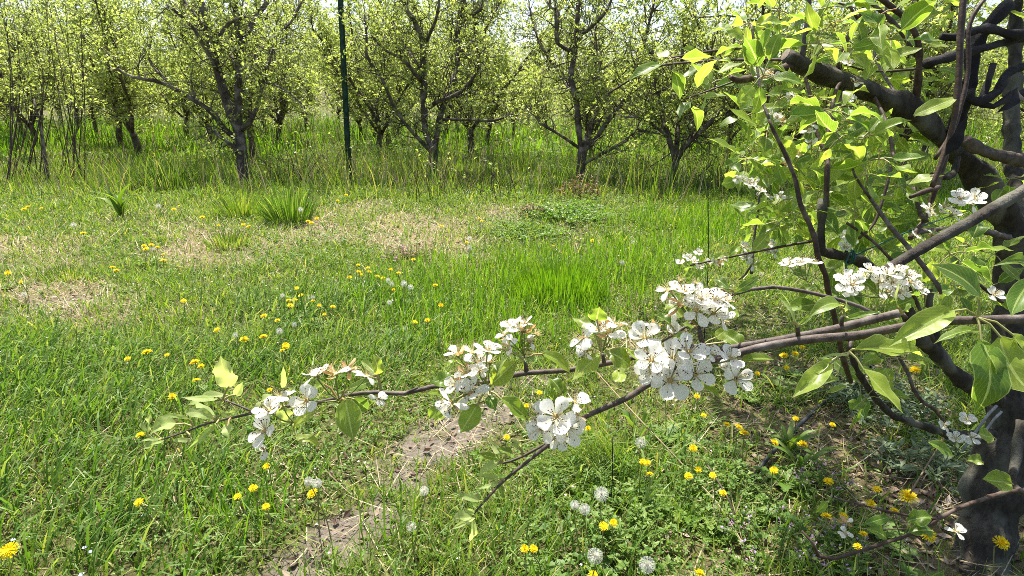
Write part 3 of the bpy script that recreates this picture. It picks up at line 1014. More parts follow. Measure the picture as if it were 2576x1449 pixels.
def clock_head(seed, sparse=1.0):
    rs = np.random.RandomState(seed)
    mb = MB()
    n = int(130 * sparse)
    k = np.arange(n) + 0.5
    ph = np.arccos(1 - 1.9 * k / n)
    th = math.pi * (1 + 5 ** 0.5) * k
    d = np.stack([np.cos(th) * np.sin(ph), np.sin(th) * np.sin(ph), np.cos(ph)], -1) + rs.randn(n, 3) * 0.06
    d /= np.linalg.norm(d, axis=1)[:, None]
    s = np.cross(d, (0.3, 0.5, 0.8))
    s /= np.linalg.norm(s, axis=1)[:, None]
    t = np.cross(d, s)
    w = 0.013
    V = np.stack([d * 0.2 - s * w, d * 0.2 + s * w, d * 0.82 + s * w, d * 0.82 - s * w], 1).reshape(-1, 3)
    mb.add(V, np.arange(n)[:, None] * 4 + np.arange(4)[None, :])
    hairs = 9
    for h in range(hairs):
        a = h * 6.283 / hairs + rs.rand(n)
        o = (s * np.cos(a)[:, None] + t * np.sin(a)[:, None])
        q = np.cross(o, d)
        p0 = d * 0.82
        p1 = d * 0.985 + o * 0.155
        V = np.stack([p0 - q * 0.004, p0 + q * 0.004, p1 + q * 0.006, p1 - q * 0.006], 1).reshape(-1, 3)
        mb.add(V, np.arange(n)[:, None] * 4 + np.arange(4)[None, :])
    u = 10
    a = np.arange(u) * 6.283 / u
    rings = [np.stack([np.cos(a) * math.sin(p) * 0.24, np.sin(a) * math.sin(p) * 0.24, np.full(u, math.cos(p) * 0.24)], -1) for p in (0.05, 0.7, 1.4, 2.1, 3.0)]
    Q = [(r * u + k, r * u + (k + 1) % u, (r + 1) * u + (k + 1) % u, (r + 1) * u + k) for r in range(4) for k in range(u)]
    mb.add(np.concatenate(rings), Q, mat=1)
    return mb.mesh('seed_ball', [M['fluff'], M['seed']], smooth=False)


HEADS = [dandelion_head(s, o) for s, o in ((1, 1.0), (2, 0.7), (3, 1.5), (4, 2.2))]
CLOCKS = [clock_head(1), clock_head(2, 0.85), clock_head(3, 0.6)]
YEL = [(60, 527, 15), (70, 521, 14), (104, 524, 9), (210, 587, 19), (362, 619, 14), (367, 627, 16), (381, 617, 14), (396, 623, 14), (411, 640, 9), (411, 656, 16),
       (283, 673, 15), (293, 681, 17), (20, 687, 16), (53, 710, 10), (509, 547, 15), (437, 527, 14), (451, 519, 10), (550, 568, 10), (612, 565, 11), (625, 570, 11),
       (783, 561, 13), (775, 557, 12), (797, 550, 12), (849, 505, 9), (871, 491, 10), (462, 757, 15), (664, 795, 17), (698, 806, 14), (545, 830, 17), (615, 855, 23),
       (663, 847, 22), (718, 871, 22), (710, 882, 15), (370, 886, 26), (321, 903, 16), (420, 893, 12), (490, 911, 25), (506, 922, 19), (495, 957, 20), (434, 998, 21),
       (415, 1059, 20), (354, 1096, 23), (678, 981, 15), (747, 725, 12), (757, 743, 13), (726, 756, 13), (742, 756, 14), (730, 769, 16), (803, 769, 12), (787, 757, 11),
       (837, 772, 14), (817, 791, 8), (901, 667, 12), (925, 674, 12), (902, 684, 12), (908, 691, 10), (929, 684, 12), (879, 698, 13), (949, 696, 14), (964, 700, 12),
       (983, 679, 13), (1003, 687, 12), (990, 729, 10), (1095, 718, 14), (1109, 768, 14), (1040, 653, 11), (1044, 810, 13), (1075, 806, 15), (1112, 569, 10), (1212, 556, 9),
       (1206, 550, 9), (1174, 610, 10), (1490, 605, 11), (1392, 620, 10), (23, 1385, 44), (670, 1173, 15), (637, 1228, 22), (597, 1249, 18), (669, 1275, 18), (786, 1242, 28),
       (349, 1264, 24), (2062, 973, 16), (1753, 997, 16), (1770, 1045, 13), (1828, 1068, 19), (1859, 1075, 24), (1873, 1090, 25), (1948, 1113, 22), (2002, 1053, 15), (2019, 1119, 27),
       (2094, 1069, 14), (1744, 1128, 22), (1732, 1198, 22), (1757, 1182, 12), (1793, 1196, 14), (1947, 1183, 22), (2084, 1211, 25), (1819, 1241, 10), (2206, 1231, 24), (2284, 1249, 42),
       (2190, 1268, 26), (2079, 1299, 27), (2122, 1298, 22), (2172, 1343, 18), (2250, 1286, 24), (2334, 1346, 38), (2157, 1376, 13), (2517, 1366, 40), (1759, 1444, 28), (1357, 988, 16),
       (1325, 1021, 11), (1275, 1100, 14), (1479, 1078, 13), (1617, 1162, 14), (1628, 1164, 13), (1634, 1193, 22), (1519, 1324, 25), (1543, 1315, 17), (1675, 996, 16), (1492, 1446, 14),
       (1320, 1381, 8), (1342, 1381, 12), (1972, 895, 22), (2000, 890, 18), (2018, 875, 16), (1978, 926, 16), (2302, 931, 26), (1905, 940, 14), (2398, 690, 12), (2420, 698, 12),
       (2440, 688, 12), (2466, 700, 12), (320, 382, 8), (343, 380, 8), (402, 377, 7), (812, 415, 7), (160, 436, 7)]
PUF = [(756, 527, 15), (398, 518, 17), (185, 566, 14), (385, 626, 12), (60, 741, 15), (711, 744, 14), (787, 748, 12), (740, 816, 14), (703, 833, 19), (592, 843, 16),
       (1181, 600, 15), (1181, 624, 17), (976, 705, 14), (985, 714, 15), (1016, 714, 19), (1033, 723, 17), (980, 761, 14), (1565, 660, 15), (1592, 609, 12), (1612, 1113, 32),
       (1513, 1243, 41), (1446, 1270, 25), (1471, 1281, 32), (1497, 1399, 44), (1628, 1421, 46), (798, 1216, 27), (776, 1211, 19), (1035, 1325, 21), (1067, 1235, 15), (1915, 690, 12)]
LANDMARKS = [((850, 1330), 'the bare dirt patch at the bottom'), ((1190, 1300), 'the drooping twig tip'), ((390, 1100), 'the leafy left tip of the flowering branch'),
             ((876, 480), 'the green metal post'), ((1410, 690), 'the tall bright grass tuft'), ((1400, 1060), 'the lowest hanging blossoms'), ((1990, 1100), 'the black drip hose'),
             ((2500, 1300), 'the nearest tree trunk'), ((308, 520), 'the big dock weed'), ((640, 1100), 'the leftmost blossoms'), ((2200, 1380), 'the low trailing twig'),
             ((1170, 940), 'the wilting blossom cluster left of centre'), ((1740, 940), 'the largest blossom cluster'), ((0, 1400), 'the bottom left corner'), ((620, 440), 'the leftmost forked tree'),
             ((0, 700), 'the left edge'), ((2440, 690), 'the right edge behind the near tree'), ((1430, 540), 'the bushy green weed'),
             ((765, 560), 'the large dark grass tuft'), ((375, 640), 'the dark leaf rosette at the left'), ((960, 700), 'the middle of the alley'), ((2280, 1270), 'the dead leaves in the shade'),
             ((1530, 1270), 'the biggest white seed head'), ((1840, 930), 'the fork of the flowering branch')]
ORD = ['', 'second ', 'third ', 'fourth ', 'fifth ', 'sixth ', 'seventh ', 'eighth ', 'ninth ', 'tenth ', 'eleventh ', 'twelfth ', 'thirteenth ', 'fourteenth ', 'fifteenth ', 'sixteenth ', 'seventeenth ', 'eighteenth ']


def place_labels(pts, fmt):
    """say for each flower which landmark it is nearest to, on which side, and its rank by distance there"""
    key = []
    for (x, y, w) in pts:
        i = min(range(len(LANDMARKS)), key=lambda j: math.hypot(x - LANDMARKS[j][0][0], (y - LANDMARKS[j][0][1]) * 1.4))
        lx, ly = LANDMARKS[i][0]
        if abs(x - lx) > abs(y - ly):
            side = 'right of' if x > lx else 'left of'
        else:
            side = 'below' if y > ly else 'above'
        key.append((i, side, math.hypot(x - lx, y - ly)))
    labels = []
    for k in key:
        same = sorted(q[2] for q in key if q[:2] == k[:2])
        r = same.index(k[2])
        labels.append(fmt % (ORD[r] + 'closest ' + k[1] + ' ' + LANDMARKS[k[0]][1]))
    return labels


def jagged_leaves(c, rs, n=6, L=0.12):
    mb = MB()
    for i in range(n):
        az = i * 6.283 / n + rs.rand() * 0.6
        el = 0.15 + 0.5 * rs.rand()
        l = L * (0.6 + 0.5 * rs.rand())
        d = np.array((math.cos(az), math.sin(az), 0))
        s = np.array((-math.sin(az), math.cos(az), 0))
        V, Q = [], []
        m = 9
        for k in range(m + 1):
            t = k / m
            w = 0.030 * L / 0.12 * (math.sin(math.pi * (0.08 + 0.9 * t)) ** 0.8) * (0.5 if k % 2 else 1.0)
            if k == m:
                w = 0.001
            p = c + d * (l * t * math.cos(el * (1 - 0.6 * t))) + np.array((0, 0, 1)) * (l * math.sin(el) * t * (1 - 0.45 * t) + 0.006)
            V += [p - s * w + (0, 0, 0.2 * w), p, p + s * w + (0, 0, 0.2 * w)]
            if k:
                b = 3 * k
                Q += [(b - 3, b - 2, b + 1, b), (b - 2, b - 1, b + 2, b + 1)]
        mb.add(np.array(V), Q)
    return mb


def dandelions(pts, puff):
    big = [q[2] for q in pts]
    labels = place_labels(pts, ('white dandelion seed head, %s' if puff else 'yellow dandelion flower, %s'))
    for i, (x, y, w) in enumerate(pts):
        rs = np.random.RandomState(1000 + i + (500 if puff else 0))
        h = (0.13 if y > 900 else 0.12) + 0.05 * rs.rand() + (0.05 if puff else 0)
        p = G(x, y, h)
        d = project(p)[2]
        r = w * 0.46 / FPX * d
        r = min(max(r, 0.011), 0.026) if not puff else min(max(r, 0.014), 0.028)
        base = p + np.array((rs.randn() * 0.025, rs.randn() * 0.02 + 0.01, 0))
        base[2] = gz(base[0], base[1]) - 0.003
        root = thing('dandelion_clock' if puff else 'dandelion', base, labels[i], 'dandelion', 'dandelion seed heads in the grass' if puff else 'yellow dandelions in the grass')
        me = CLOCKS[rs.randint(3)] if puff else HEADS[rs.choice(4, p=[.4, .25, .25, .1])]
        hd = link('seed_ball' if puff else 'flower_head', me, p, root)
        tilt = nrm(np.array((rs.randn() * 0.22, -0.28 + rs.randn() * 0.25, 1.0)))
        q = Vector(tilt).to_track_quat('Z', 'Y') @ Matrix.Rotation(rs.rand() * 6.28, 3, 'Z').to_quaternion()
        hd.rotation_mode = 'QUATERNION'
        hd.rotation_quaternion = q
        hd.scale = (r, r, r)
        mb = MB()
        top = p - tilt * r * 0.2
        tube(mb, [base, base * 0.55 + top * 0.45 + np.array((rs.randn() * 0.008, rs.randn() * 0.008, 0)), top - tilt * 0.02, top], [0.0021, 0.0019, 0.0017, 0.0017], sides=5, step=0.02, cap=False)
        mb.build('stem', M['dstem'], root, origin=base)
        if y > 560 and rs.rand() < 0.5 and not (y > 1150 and x < 1000):
            jagged_leaves(base, rs, n=5 + rs.randint(4), L=0.07 + 0.05 * rs.rand()).build('leaf_rosette', M['cover'], root, origin=base)


dandelions(YEL, False)
dandelions(PUF, True)

# blue speedwell flowers at the bottom left, few enough to count
for i, (x, y, lb) in enumerate([(33, 1358, 'pale blue speedwell flower above the big dandelion in the bottom left corner'), (68, 1353, 'pale blue speedwell flower right above the big dandelion in the bottom left corner'),
                                (213, 1378, 'upper of two pale blue speedwell flowers right of the corner dandelion'), (228, 1388, 'lower of two pale blue speedwell flowers right of the corner dandelion'),
                                (205, 1445, 'pale blue speedwell flower cut by the bottom edge of the photo'), (362, 1297, 'lone blue speedwell flower in the leafy grass below the branch tip')]):
    p = G(x, y, 0.06)
    b = np.array((p[0] + 0.01, p[1] + 0.01, gz(p[0], p[1])))
    root = thing('speedwell', b, lb, 'flower', 'blue speedwell flowers at the bottom left')
    mb = MB()
    a = np.arange(4) * 1.5708 + i
    leaflets(mb, np.tile(p, (4, 1)), np.stack([np.cos(a), np.sin(a), np.full(4, .2)], -1), np.tile((0, -.3, 1.), (4, 1)), np.full(4, .0075), np.full(4, .009))
    mb.build('flower_head', M['bluefl'], root, origin=b, smooth=False)
    mb = MB()
    tube(mb, [b, p], [0.0008, 0.0006], sides=4)
    mb.build('stem', M['stalk'], root, origin=b)


# ------------------------------------------------------------------ orchard trees
def grow(mb_t, leaves, rs, start, d, length, r0, lvl, upb, leafden, crook=0.3, lsz=0.05):
    """one crooked twig with side twigs; leaf clusters are appended to `leaves`"""
    n = max(3, int(length / 0.11))
    pts = [np.array(start, float)]
    d = nrm(d)
    for k in range(n):
        d = nrm(d + rs.randn(3) * crook + np.array((0, 0, upb)) * 0.28)
        pts.append(pts[-1] + d * length / n)
    pts = np.array(pts)
    rad = np.linspace(r0, max(0.0016, r0 * 0.3), len(pts))
    tube(mb_t, pts, rad, sides=5 if lvl < 2 else 3, cap=False)
    for k in range(1, len(pts)):
        if rs.rand() < leafden:
            leaves.append((pts[k], pts[k] - pts[k - 1], lsz))
        if lvl < 2 and rs.rand() < (0.5 if lvl == 0 else 0.32):
            q = nrm(pts[k] - pts[k - 1])
            s = nrm(np.cross(q, rs.randn(3)))
            grow(mb_t, leaves, rs, pts[k], s * 0.9 + q * 0.35, length * (0.25 + 0.3 * rs.rand()), rad[k] * 0.7, lvl + 1, upb, leafden, crook, lsz)


def foliage_mesh(leaves, rs, per=5, mb=None, wide=0.55):
    mb = mb or MB()
    if not leaves:
        return mb
    C = np.array([l[0] for l in leaves])
    D = np.array([l[1] for l in leaves])
    S = np.array([l[2] for l in leaves])
    D /= np.maximum(1e-9, np.linalg.norm(D, axis=1))[:, None]
    n = len(C)
    for k in range(per):
        sel = rs.rand(n) < (0.9 if k < per - 2 else 0.55)
        m = sel.sum()
        dv = rs.randn(m, 3) + D[sel] * 0.6 + np.array((0, 0, 0.25))
        nor = rs.randn(m, 3) * 0.7 + np.array((0, 0, 1.0))
        L = S[sel] * (0.65 + 0.6 * rs.rand(m))
        off = dv / np.linalg.norm(dv, axis=1)[:, None] * (L * 0.35)[:, None]
        leaflets(mb, C[sel] + off, dv, nor, L, L * wide * (0.8 + 0.4 * rs.rand(m)))
    return mb


def finish_tree(root, c, limbs, rs, n_twigs, leafden, lsz, tl=(0.35, 0.95), per=5, low=0.45):
    """twigs and leaves on the given limbs (list of point arrays, radius arrays)"""
    tw, leaves = MB(), []
    W = np.array([sum(np.linalg.norm(np.diff(p, axis=0), axis=1)) for p, r in limbs])
    W = W / W.sum()
    for i in range(n_twigs):
        p, r = limbs[rs.choice(len(limbs), p=W)]
        s = rs.rand() ** 0.75 * (len(p) - 1)
        k = int(s)
        f = s - k
        k2 = min(k + 1, len(p) - 1)
        a = p[k] * (1 - f) + p[k2] * f
        if a[2] < low + 0.15 * rs.rand():
            continue
        ax = nrm(p[k2] - p[k - 1 if k else 0])
        side = nrm(np.cross(ax, rs.randn(3)))
        out = nrm(np.array((a[0] - c[0], (a[1] - c[1]), 0.0)) + 1e-3)
        up = rs.rand() < 0.55
        d = side + out * 0.35 + np.array((0, 0, 0.9 if up else 0.0))
        grow(tw, leaves, rs, a, d, tl[0] + (tl[1] - tl[0]) * rs.rand(), min(0.011, max(0.0045, r[k] * 0.35)), 0, 0.55 if up else 0.05, leafden, 0.32, lsz)
    t = tw.build('twigs', M['bark'], root, origin=c)
    t['kind'] = 'stuff'
    f = foliage_mesh(leaves, rs, per).build('crown', M['tree_leaf'], root, origin=c, smooth=False)
    f['kind'] = 'stuff'
    return len(leaves)


def photo_tree(px, py, trunk, limbs, label, seed, n_twigs=130, leafden=0.36, lsz=0.056, group='pear trees of the first row'):
    c = G(px, py)
    D = project(c)[2]
    rs = np.random.RandomState(seed)
    root = thing('pear_tree', (c[0], c[1], 0), label, 'tree', group)
    o = np.array((c[0], c[1], 0))

    def conv(L):
        W, R = [], []
        for q in L:
            dd = D + (q[3] if len(q) > 3 else 0)
            W.append(P(q[0], q[1], dd))
            R.append(q[2] * 0.84 / FPX * dd)
        return spline(W, R, 0.12)
    mb = MB()
    p, r = conv(trunk)
    p = np.vstack([o + (0.0, 0, -0.08), p])
    r = np.concatenate([[r[0] * 1.25], r])
    tube(mb, p, r, sides=12, rough=0.14, seed=seed)
    mb.build('trunk', M['bark'], root, origin=o)
    got = []
    for i, L in enumerate(limbs):
        p, r = conv(L)
        m2 = MB()
        p = p + np.cumsum(rs.randn(*p.shape) * 0.006, axis=0) * np.linspace(0, 1, len(p))[:, None]
        tube(m2, p, r, sides=9, rough=0.13, seed=seed * 31 + i)
        m2.build('limb', M['bark'], root, origin=o)
        got.append((p, r))
    finish_tree(root, o, got, rs, n_twigs, leafden, lsz, per=7)
    return root


T1 = [[(602, 340, 13), (585, 298, 13), (572, 262, 12, .1), (560, 215, 12, .1), (548, 175, 12, .1), (533, 115, 12, .1), (520, 50, 10, .1), (507, 0, 9, .1), (490, -90, 7, .1), (470, -200, 4)],
      [(602, 338, 12), (600, 260, 12), (602, 180, 11), (606, 120, 10), (600, 60, 9), (596, 0, 8), (590, -100, 6), (596, -200, 4)],
      [(608, 326, 9), (628, 308, 7, -.1), (646, 270, 6, -.2), (655, 230, 5, -.3), (668, 185, 4, -.4), (690, 120, 3, -.5)],
      [(608, 395, 7), (590, 372, 6, -.1), (560, 350, 5, -.2), (528, 328, 4, -.3)],
      [(597, 350, 9), (566, 326, 8, -.1), (540, 290, 8, -.2), (520, 270, 7, -.3), (470, 240, 7, -.4), (430, 215, 6, -.5), (390, 202, 6, -.6), (340, 195, 5, -.7), (318, 185, 5, -.7), (300, 172, 5, -.7), (290, 176, 4, -.7)],
      [(606, 112, 8), (640, 52, 8, .2), (675, 0, 7, .3), (720, -70, 5, .4)],
      [(603, 210, 4), (650, 205, 4, -.3), (712, 222, 3, -.6), (760, 260, 2, -.7)],
      [(548, 178, 5), (505, 100, 5, -.3), (480, 60, 4, -.4), (430, 20, 4, -.6)],
      [(535, 118, 5), (575, 60, 5, -.3), (615, 40, 4, -.6)],
      [(430, 215, 4, -.5), (375, 150, 4, -.4), (380, 80, 3, -.3)],
      [(602, 180, 6), (560, 100, 5, .8), (500, 40, 4, 1.2), (430, -60, 3, 1.4)],
      [(602, 180, 6), (670, 110, 5, .8), (740, 40, 4, 1.2), (780, -60, 3, 1.3)]]
T2 = [[(1086, 372, 9), (1070, 330, 10), (1067, 283, 10), (1065, 200, 10), (1064, 100, 9), (1052, 67, 9), (1029, 27, 7, -.1), (1015, -10, 6, -.1), (990, -110, 4, -.2)],
      [(1094, 375, 9), (1105, 300, 9), (1115, 267, 9), (1140, 200, 8, .2), (1149, 140, 8, .3), (1149, 60, 8, .3), (1160, -20, 7, .3), (1165, -140, 4, .3)],
      [(1085, 382, 6), (1045, 340, 6, -.2), (1005, 290, 5, -.4), (982, 247, 5, -.5), (962, 197, 5, -.6), (935, 157, 5, -.7), (922, 130, 4, -.7), (924, 90, 4, -.7), (918, 20, 3, -.7)],
      [(1064, 208, 6), (1045, 187, 6, -.2), (1015, 150, 5, -.3), (972, 127, 4, -.5), (940, 90, 3, -.6)],
      [(1110, 302, 5), (1160, 300, 4, -.3), (1245, 297, 4, -.7), (1290, 280, 3, -.8)],
      [(1078, 272, 6), (1100, 255, 6, -.1), (1125, 247, 6, -.3), (1159, 230, 6, -.5), (1185, 203, 5, -.6), (1215, 150, 3, -.7)],
      [(1149, 70, 5, .3), (1175, 43, 5, .2), (1206, 24, 5, .1), (1210, 0, 4, .1)],
      [(1065, 180, 5), (1000, 90, 4, .7), (950, 0, 4, 1.0), (930, -80, 3, 1.1)],
      [(1149, 140, 5, .3), (1220, 70, 4, .9), (1270, -20, 4, 1.1)],
      [(1064, 120, 5), (1100, 40, 4, -.6), (1110, -60, 4, -.8)]]
T3 = [[(1462, 380, 9), (1455, 317, 9), (1449, 250, 9), (1435, 200, 9), (1445, 127, 8), (1452, 33, 7), (1455, -40, 6), (1460, -130, 4)],
      [(1468, 378, 9), (1482, 333, 9, .1), (1495, 293, 8, .2), (1505, 240, 6, .4), (1510, 170, 5, .6), (1500, 80, 4, .8), (1520, -40, 3, .9)],
      [(1472, 378, 7), (1499, 350, 7, -.1), (1525, 310, 7, -.2), (1569, 257, 6, -.3), (1602, 207, 6, -.3), (1615, 150, 5, -.3), (1619, 117, 4, -.3), (1642, 17, 4, -.3), (1650, -60, 3, -.3)],
      [(1464, 418, 5), (1479, 407, 5, -.1), (1532, 377, 5, -.3), (1579, 350, 5, -.5), (1600, 325, 4, -.6), (1660, 330, 3, -.8)],
      [(1456, 372, 5), (1425, 350, 5, -.2), (1385, 325, 4, -.4), (1359, 310, 4, -.5), (1332, 267, 3, -.6)],
      [(1443, 132, 6), (1420, 121, 6, -.2), (1400, 108, 6, -.3), (1397, 60, 6, -.3), (1394, 25, 5, -.3), (1380, 20, 5, -.3), (1380, -20, 3, -.3)],
      [(1452, 92, 5), (1475, 78, 5, -.2), (1525, 30, 5, -.4), (1545, -20, 4, -.4)],
      [(1449, 250, 5), (1410, 190, 4, .7), (1360, 110, 4, 1.0), (1330, 10, 3, 1.2)],
      [(1569, 257, 4, -.3), (1640, 235, 4, -.6), (1720, 200, 3, -.9)]]
T4 = [[(1698, 402, 9), (1682, 345, 8, .1), (1665, 290, 7, .2), (1650, 210, 5, .3), (1640, 120, 4, .4)],
      [(1702, 402, 10), (1722, 368, 9, -.1), (1762, 332, 8, -.2), (1795, 302, 7, -.3), (1850, 285, 5, -.4), (1900, 240, 4, -.5)],
      [(1700, 402, 8), (1705, 330, 7, .3), (1712, 250, 6, .4), (1716, 160, 5, .5), (1725, 40, 4, .5)],
      [(1722, 368, 6), (1770, 290, 5, .5), (1820, 190, 4, .7), (1850, 90, 3, .8)],
      [(1682, 345, 5, .1), (1620, 300, 4, -.3), (1570, 290, 3, -.5)]]
photo_tree(622, 462, [(622, 456, 19), (616, 428, 18), (608, 390, 18), (603, 355, 20), (601, 335, 17)], T1, 'stout pear tree with forked grey trunk, leftmost of the row of bare-trunked trees', 11, n_twigs=300)
photo_tree(1092, 455, [(1092, 450, 13), (1091, 420, 13), (1090, 383, 13), (1090, 366, 12)], T2, 'pear tree with slender straight trunk just right of the green metal post', 12, n_twigs=280)
photo_tree(1459, 468, [(1458, 462, 14), (1462, 425, 14), (1465, 385, 15), (1466, 372, 12)], T3, 'pear tree with dark short trunk behind the bushy green weed', 13, n_twigs=270)
photo_tree(1688, 478, [(1688, 472, 14), (1693, 440, 12), (1700, 402, 12)], T4, 'low dark-trunked pear tree just left of the near tree foliage', 14, n_twigs=240)
gen = [(-260, 460, 'pear tree wholly at the left end of the first row'), (1960, 470, 'pear tree half hidden behind the near tree foliage'),
       (2260, 470, 'pear tree behind the arching shoot of the near tree'), (2640, 475, 'pear tree at the right end of the first row')]


def gen_tree(seed, name_root, c, hgt=3.7, n_twigs=90, leafden=0.5, lsz=0.075, per=5):
    rs = np.random.RandomState(seed)
    mb = MB()
    th = 0.55 + 0.35 * rs.rand()
    top = c + np.array((rs.randn() * 0.06, rs.randn() * 0.06, th))
    r0 = 0.058 + 0.022 * rs.rand()
    tube(mb, [c + (0, 0, -0.1), c + (0, 0, th * 0.5), top], [r0 * 1.25, r0, r0 * 0.95], sides=10, rough=0.12, seed=seed, step=0.12)
    mb.build('trunk', M['bark'], name_root, origin=c)
    limbs = []
    ns = 4 + rs.randint(2)
    for i in range(ns):
        az = i * 6.283 / ns + rs.rand() * 0.8
        lean = 0.25 + 0.45 * rs.rand() if i else 0.08
        L = (hgt - th) * (0.8 + 0.3 * rs.rand())
        p = [top + (0, 0, -0.06)]
        d = np.array((math.cos(az) * math.sin(lean * 1.5), math.sin(az) * math.sin(lean * 1.5), math.cos(lean * 1.5)))
        m = 9
        for k in range(m):
            d = nrm(d + rs.randn(3) * 0.13 + np.array((0, 0, 0.10)))
            p.append(p[-1] + d * L / m)
        p = np.array(p)
        r = np.linspace(r0 * 0.62, 0.012, len(p))
        limbs.append((p, r))
        for k in (2, 4, 6):
            if rs.rand() < 0.75:
                s = nrm(np.cross(d, rs.randn(3))) + np.array((0, 0, 0.3))
                q = [p[k]]
                for g in range(6):
                    s = nrm(s + rs.randn(3) * 0.25 + np.array((0, 0, 0.08)))
                    q.append(q[-1] + s * 0.17)
                limbs.append((np.array(q), np.linspace(r[k] * 0.55, 0.007, 7)))
    lm = MB()
    for i, (p, r) in enumerate(limbs):
        tube(lm, p, r, sides=6, rough=0.12, seed=seed * 7 + i, cap=True)
    lm.build('limbs', M['bark'], name_root, origin=c)
    finish_tree(name_root, c, limbs, rs, n_twigs, leafden, lsz, per=per)


protos = []
for i, (x, y, lb) in enumerate(gen):
    c = G(x, y)
    c[2] = 0
    root = thing('pear_tree', c, lb, 'tree', 'pear trees of the first row')
    gen_tree(40 + i, root, c, hgt=3.4, n_twigs=240, leafden=0.5, lsz=0.06, per=7)
    protos.append(root)


def copy_tree(src, loc, rz, sc, label, group):
    r = src.copy()
    COL.objects.link(r)
    r.location = Vector(loc)
    r.rotation_euler = (0, 0, rz)
    r.scale = (sc, sc, sc)
    r['label'] = label
    r['group'] = group
    for ch in list(src.children):
        k = ch.copy()
        COL.objects.link(k)
        k.parent = r
    return r


rs = np.random.RandomState(5)
rows = [(13.9, 2.6, 'second row'), (17.4, 2.7, 'third row'), (21.2, 2.9, 'fourth row'), (25.5, 3.1, 'fifth row'), (31.0, 3.3, 'sixth row')]
first = True
bgp = []
for k in range(3):                                           # three taller trees of the second row serve as patterns for the rest
    c = np.array((-9.0 + 2.6 * k * 1.02 + 0.6, 13.9 + rs.randn() * 0.25, 0))
    root = thing('pear_tree', c, '', 'tree')
    gen_tree(60 + k, root, c, hgt=4.0, n_twigs=250, leafden=0.5, lsz=0.068, per=6)
    bgp.append(root)
NUM = ['leftmost', 'second from left', 'third from left', 'fourth from left', 'fifth from left', 'sixth from left', 'seventh from left', 'eighth from left', 'ninth from left', 'tenth from left',
       'eleventh from left', 'twelfth from left', 'thirteenth from left', 'fourteenth from left', 'fifteenth from left', 'sixteenth from left', 'seventeenth from left', 'eighteenth from left', 'nineteenth from left', 'twentieth from left', 'twenty-first from left', 'rightmost']
for ri, (yy, sp, nm) in enumerate(rows):
    half = yy * 1288 / FPX + 2.2
    xs = np.arange(-half, half + 0.1, sp)
    if ri == 0:
        xs = [x for x in xs if x > -1.6] + [-half, -half + 2.5]
        items = [(b.location.x, b) for b in bgp] + [(x + rs.randn() * 0.3, None) for x in xs]
    else:
        items = [(x + rs.randn() * 0.35, None) for x in xs]
    items.sort(key=lambda q: q[0])
    for j, (x, ob) in enumerate(items):
        lb = 'leafing pear tree of the %s back, %s' % (nm, NUM[j] if j < len(items) - 1 else 'rightmost')
        gp = 'pear trees of the %s' % nm
        if ob is not None:
            ob['label'], ob['group'] = lb, gp
        else:
            # the skyline dips a little right of the middle, where the photo shows sky
            q = (x / yy)
            dip = 0.74 if -0.06 < q < 0.45 else (0.84 if q > 0.45 else 0.97)
            copy_tree(bgp[rs.randint(3)], (x, yy + rs.randn() * 0.35, 0), rs.rand() * 6.28, (0.92 + 0.2 * rs.rand()) * dip, lb, gp)


n = 15000
hx = (rng.rand(n) * 2 - 1) * 46
hy = 36 + 6 * rng.rand(n)
q_ = hx / hy
top = (3.4 + 1.4 * fbm(hx, hy * 0 + 3, 0.35, 95)) * np.where((q_ > -0.1) & (q_ < 0.5), 0.72, 1.0)
hz_ = top * rng.rand(n) ** 0.8
mbf = MB()
leaflets(mbf, np.stack([hx, hy, hz_], -1), rng.randn(n, 3) + (0, 0, 0.3), rng.randn(n, 3) * 0.6 + (0, -0.2, 1), 0.20 + 0.2 * rng.rand(n), 0.12 + 0.12 * rng.rand(n))
tag(mbf.build('far_orchard', M['tree_leaf'], smooth=False), 'pale green mass of far orchard rows closing the view', 'trees', kind='stuff')


# ------------------------------------------------------------------ left shrub of thin suckers
def sucker_shrub():
    c = G(130, 462)
    c[2] = 0
    D = project(c)[2]
    root = thing('sucker_shrub', c, 'thicket of thin upright shoots with pale leaves at the left edge', 'shrub')
    rs = np.random.RandomState(77)
    leaves = []
    st = MB()
    for i in range(34):
        bx = rs.uniform(-40, 235)
        tx = bx + rs.uniform(-130, 60)
        ty = rs.uniform(-120, 150)
        z0 = rs.uniform(-0.5, 0.7)
        z1 = z0 + rs.uniform(-0.5, 0.5)
        b = P(bx, 462 + rs.uniform(-8, 12), D + z0)
        b[2] = 0
        t = P(tx, ty, D + z1)
        m = (b + t) / 2 + rs.randn(3) * 0.08 + np.array((0.10, 0, 0))
        pts, rad = spline([b, m, t], [0.010, 0.007, 0.003], 0.15)
        tube(st, pts, rad * rs.uniform(0.6, 1.2), sides=5, cap=False)
        for k in range(int(len(pts) * 0.5), len(pts)):
            if rs.rand() < 0.8:
                leaves.append((pts[k], pts[k] - pts[k - 1], 0.07))
                if rs.rand() < 0.45:
                    grow(st, leaves, rs, pts[k], nrm(rs.randn(3) + (0, 0, 0.6)), rs.uniform(0.15, 0.5), 0.004, 1, 0.4, 0.6, 0.25, 0.07)
    st.build('stems', M['bark_shoot'], root, origin=c)
    f = foliage_mesh(leaves, rs, 4, wide=0.42).build('foliage', M['tree_leaf'], root, origin=c, smooth=False)
    f['kind'] = 'stuff'
    tk = MB()
    b = P(116, 440, D)
    b[2] = 0
    tube(tk, [b, P(113, 400, D), P(104, 330, D), P(85, 250, D)], [0.034, 0.03, 0.024, 0.016], sides=8, rough=0.1, step=0.1)
    tk.build('trunk', M['bark'], root, origin=c)


sucker_shrub()
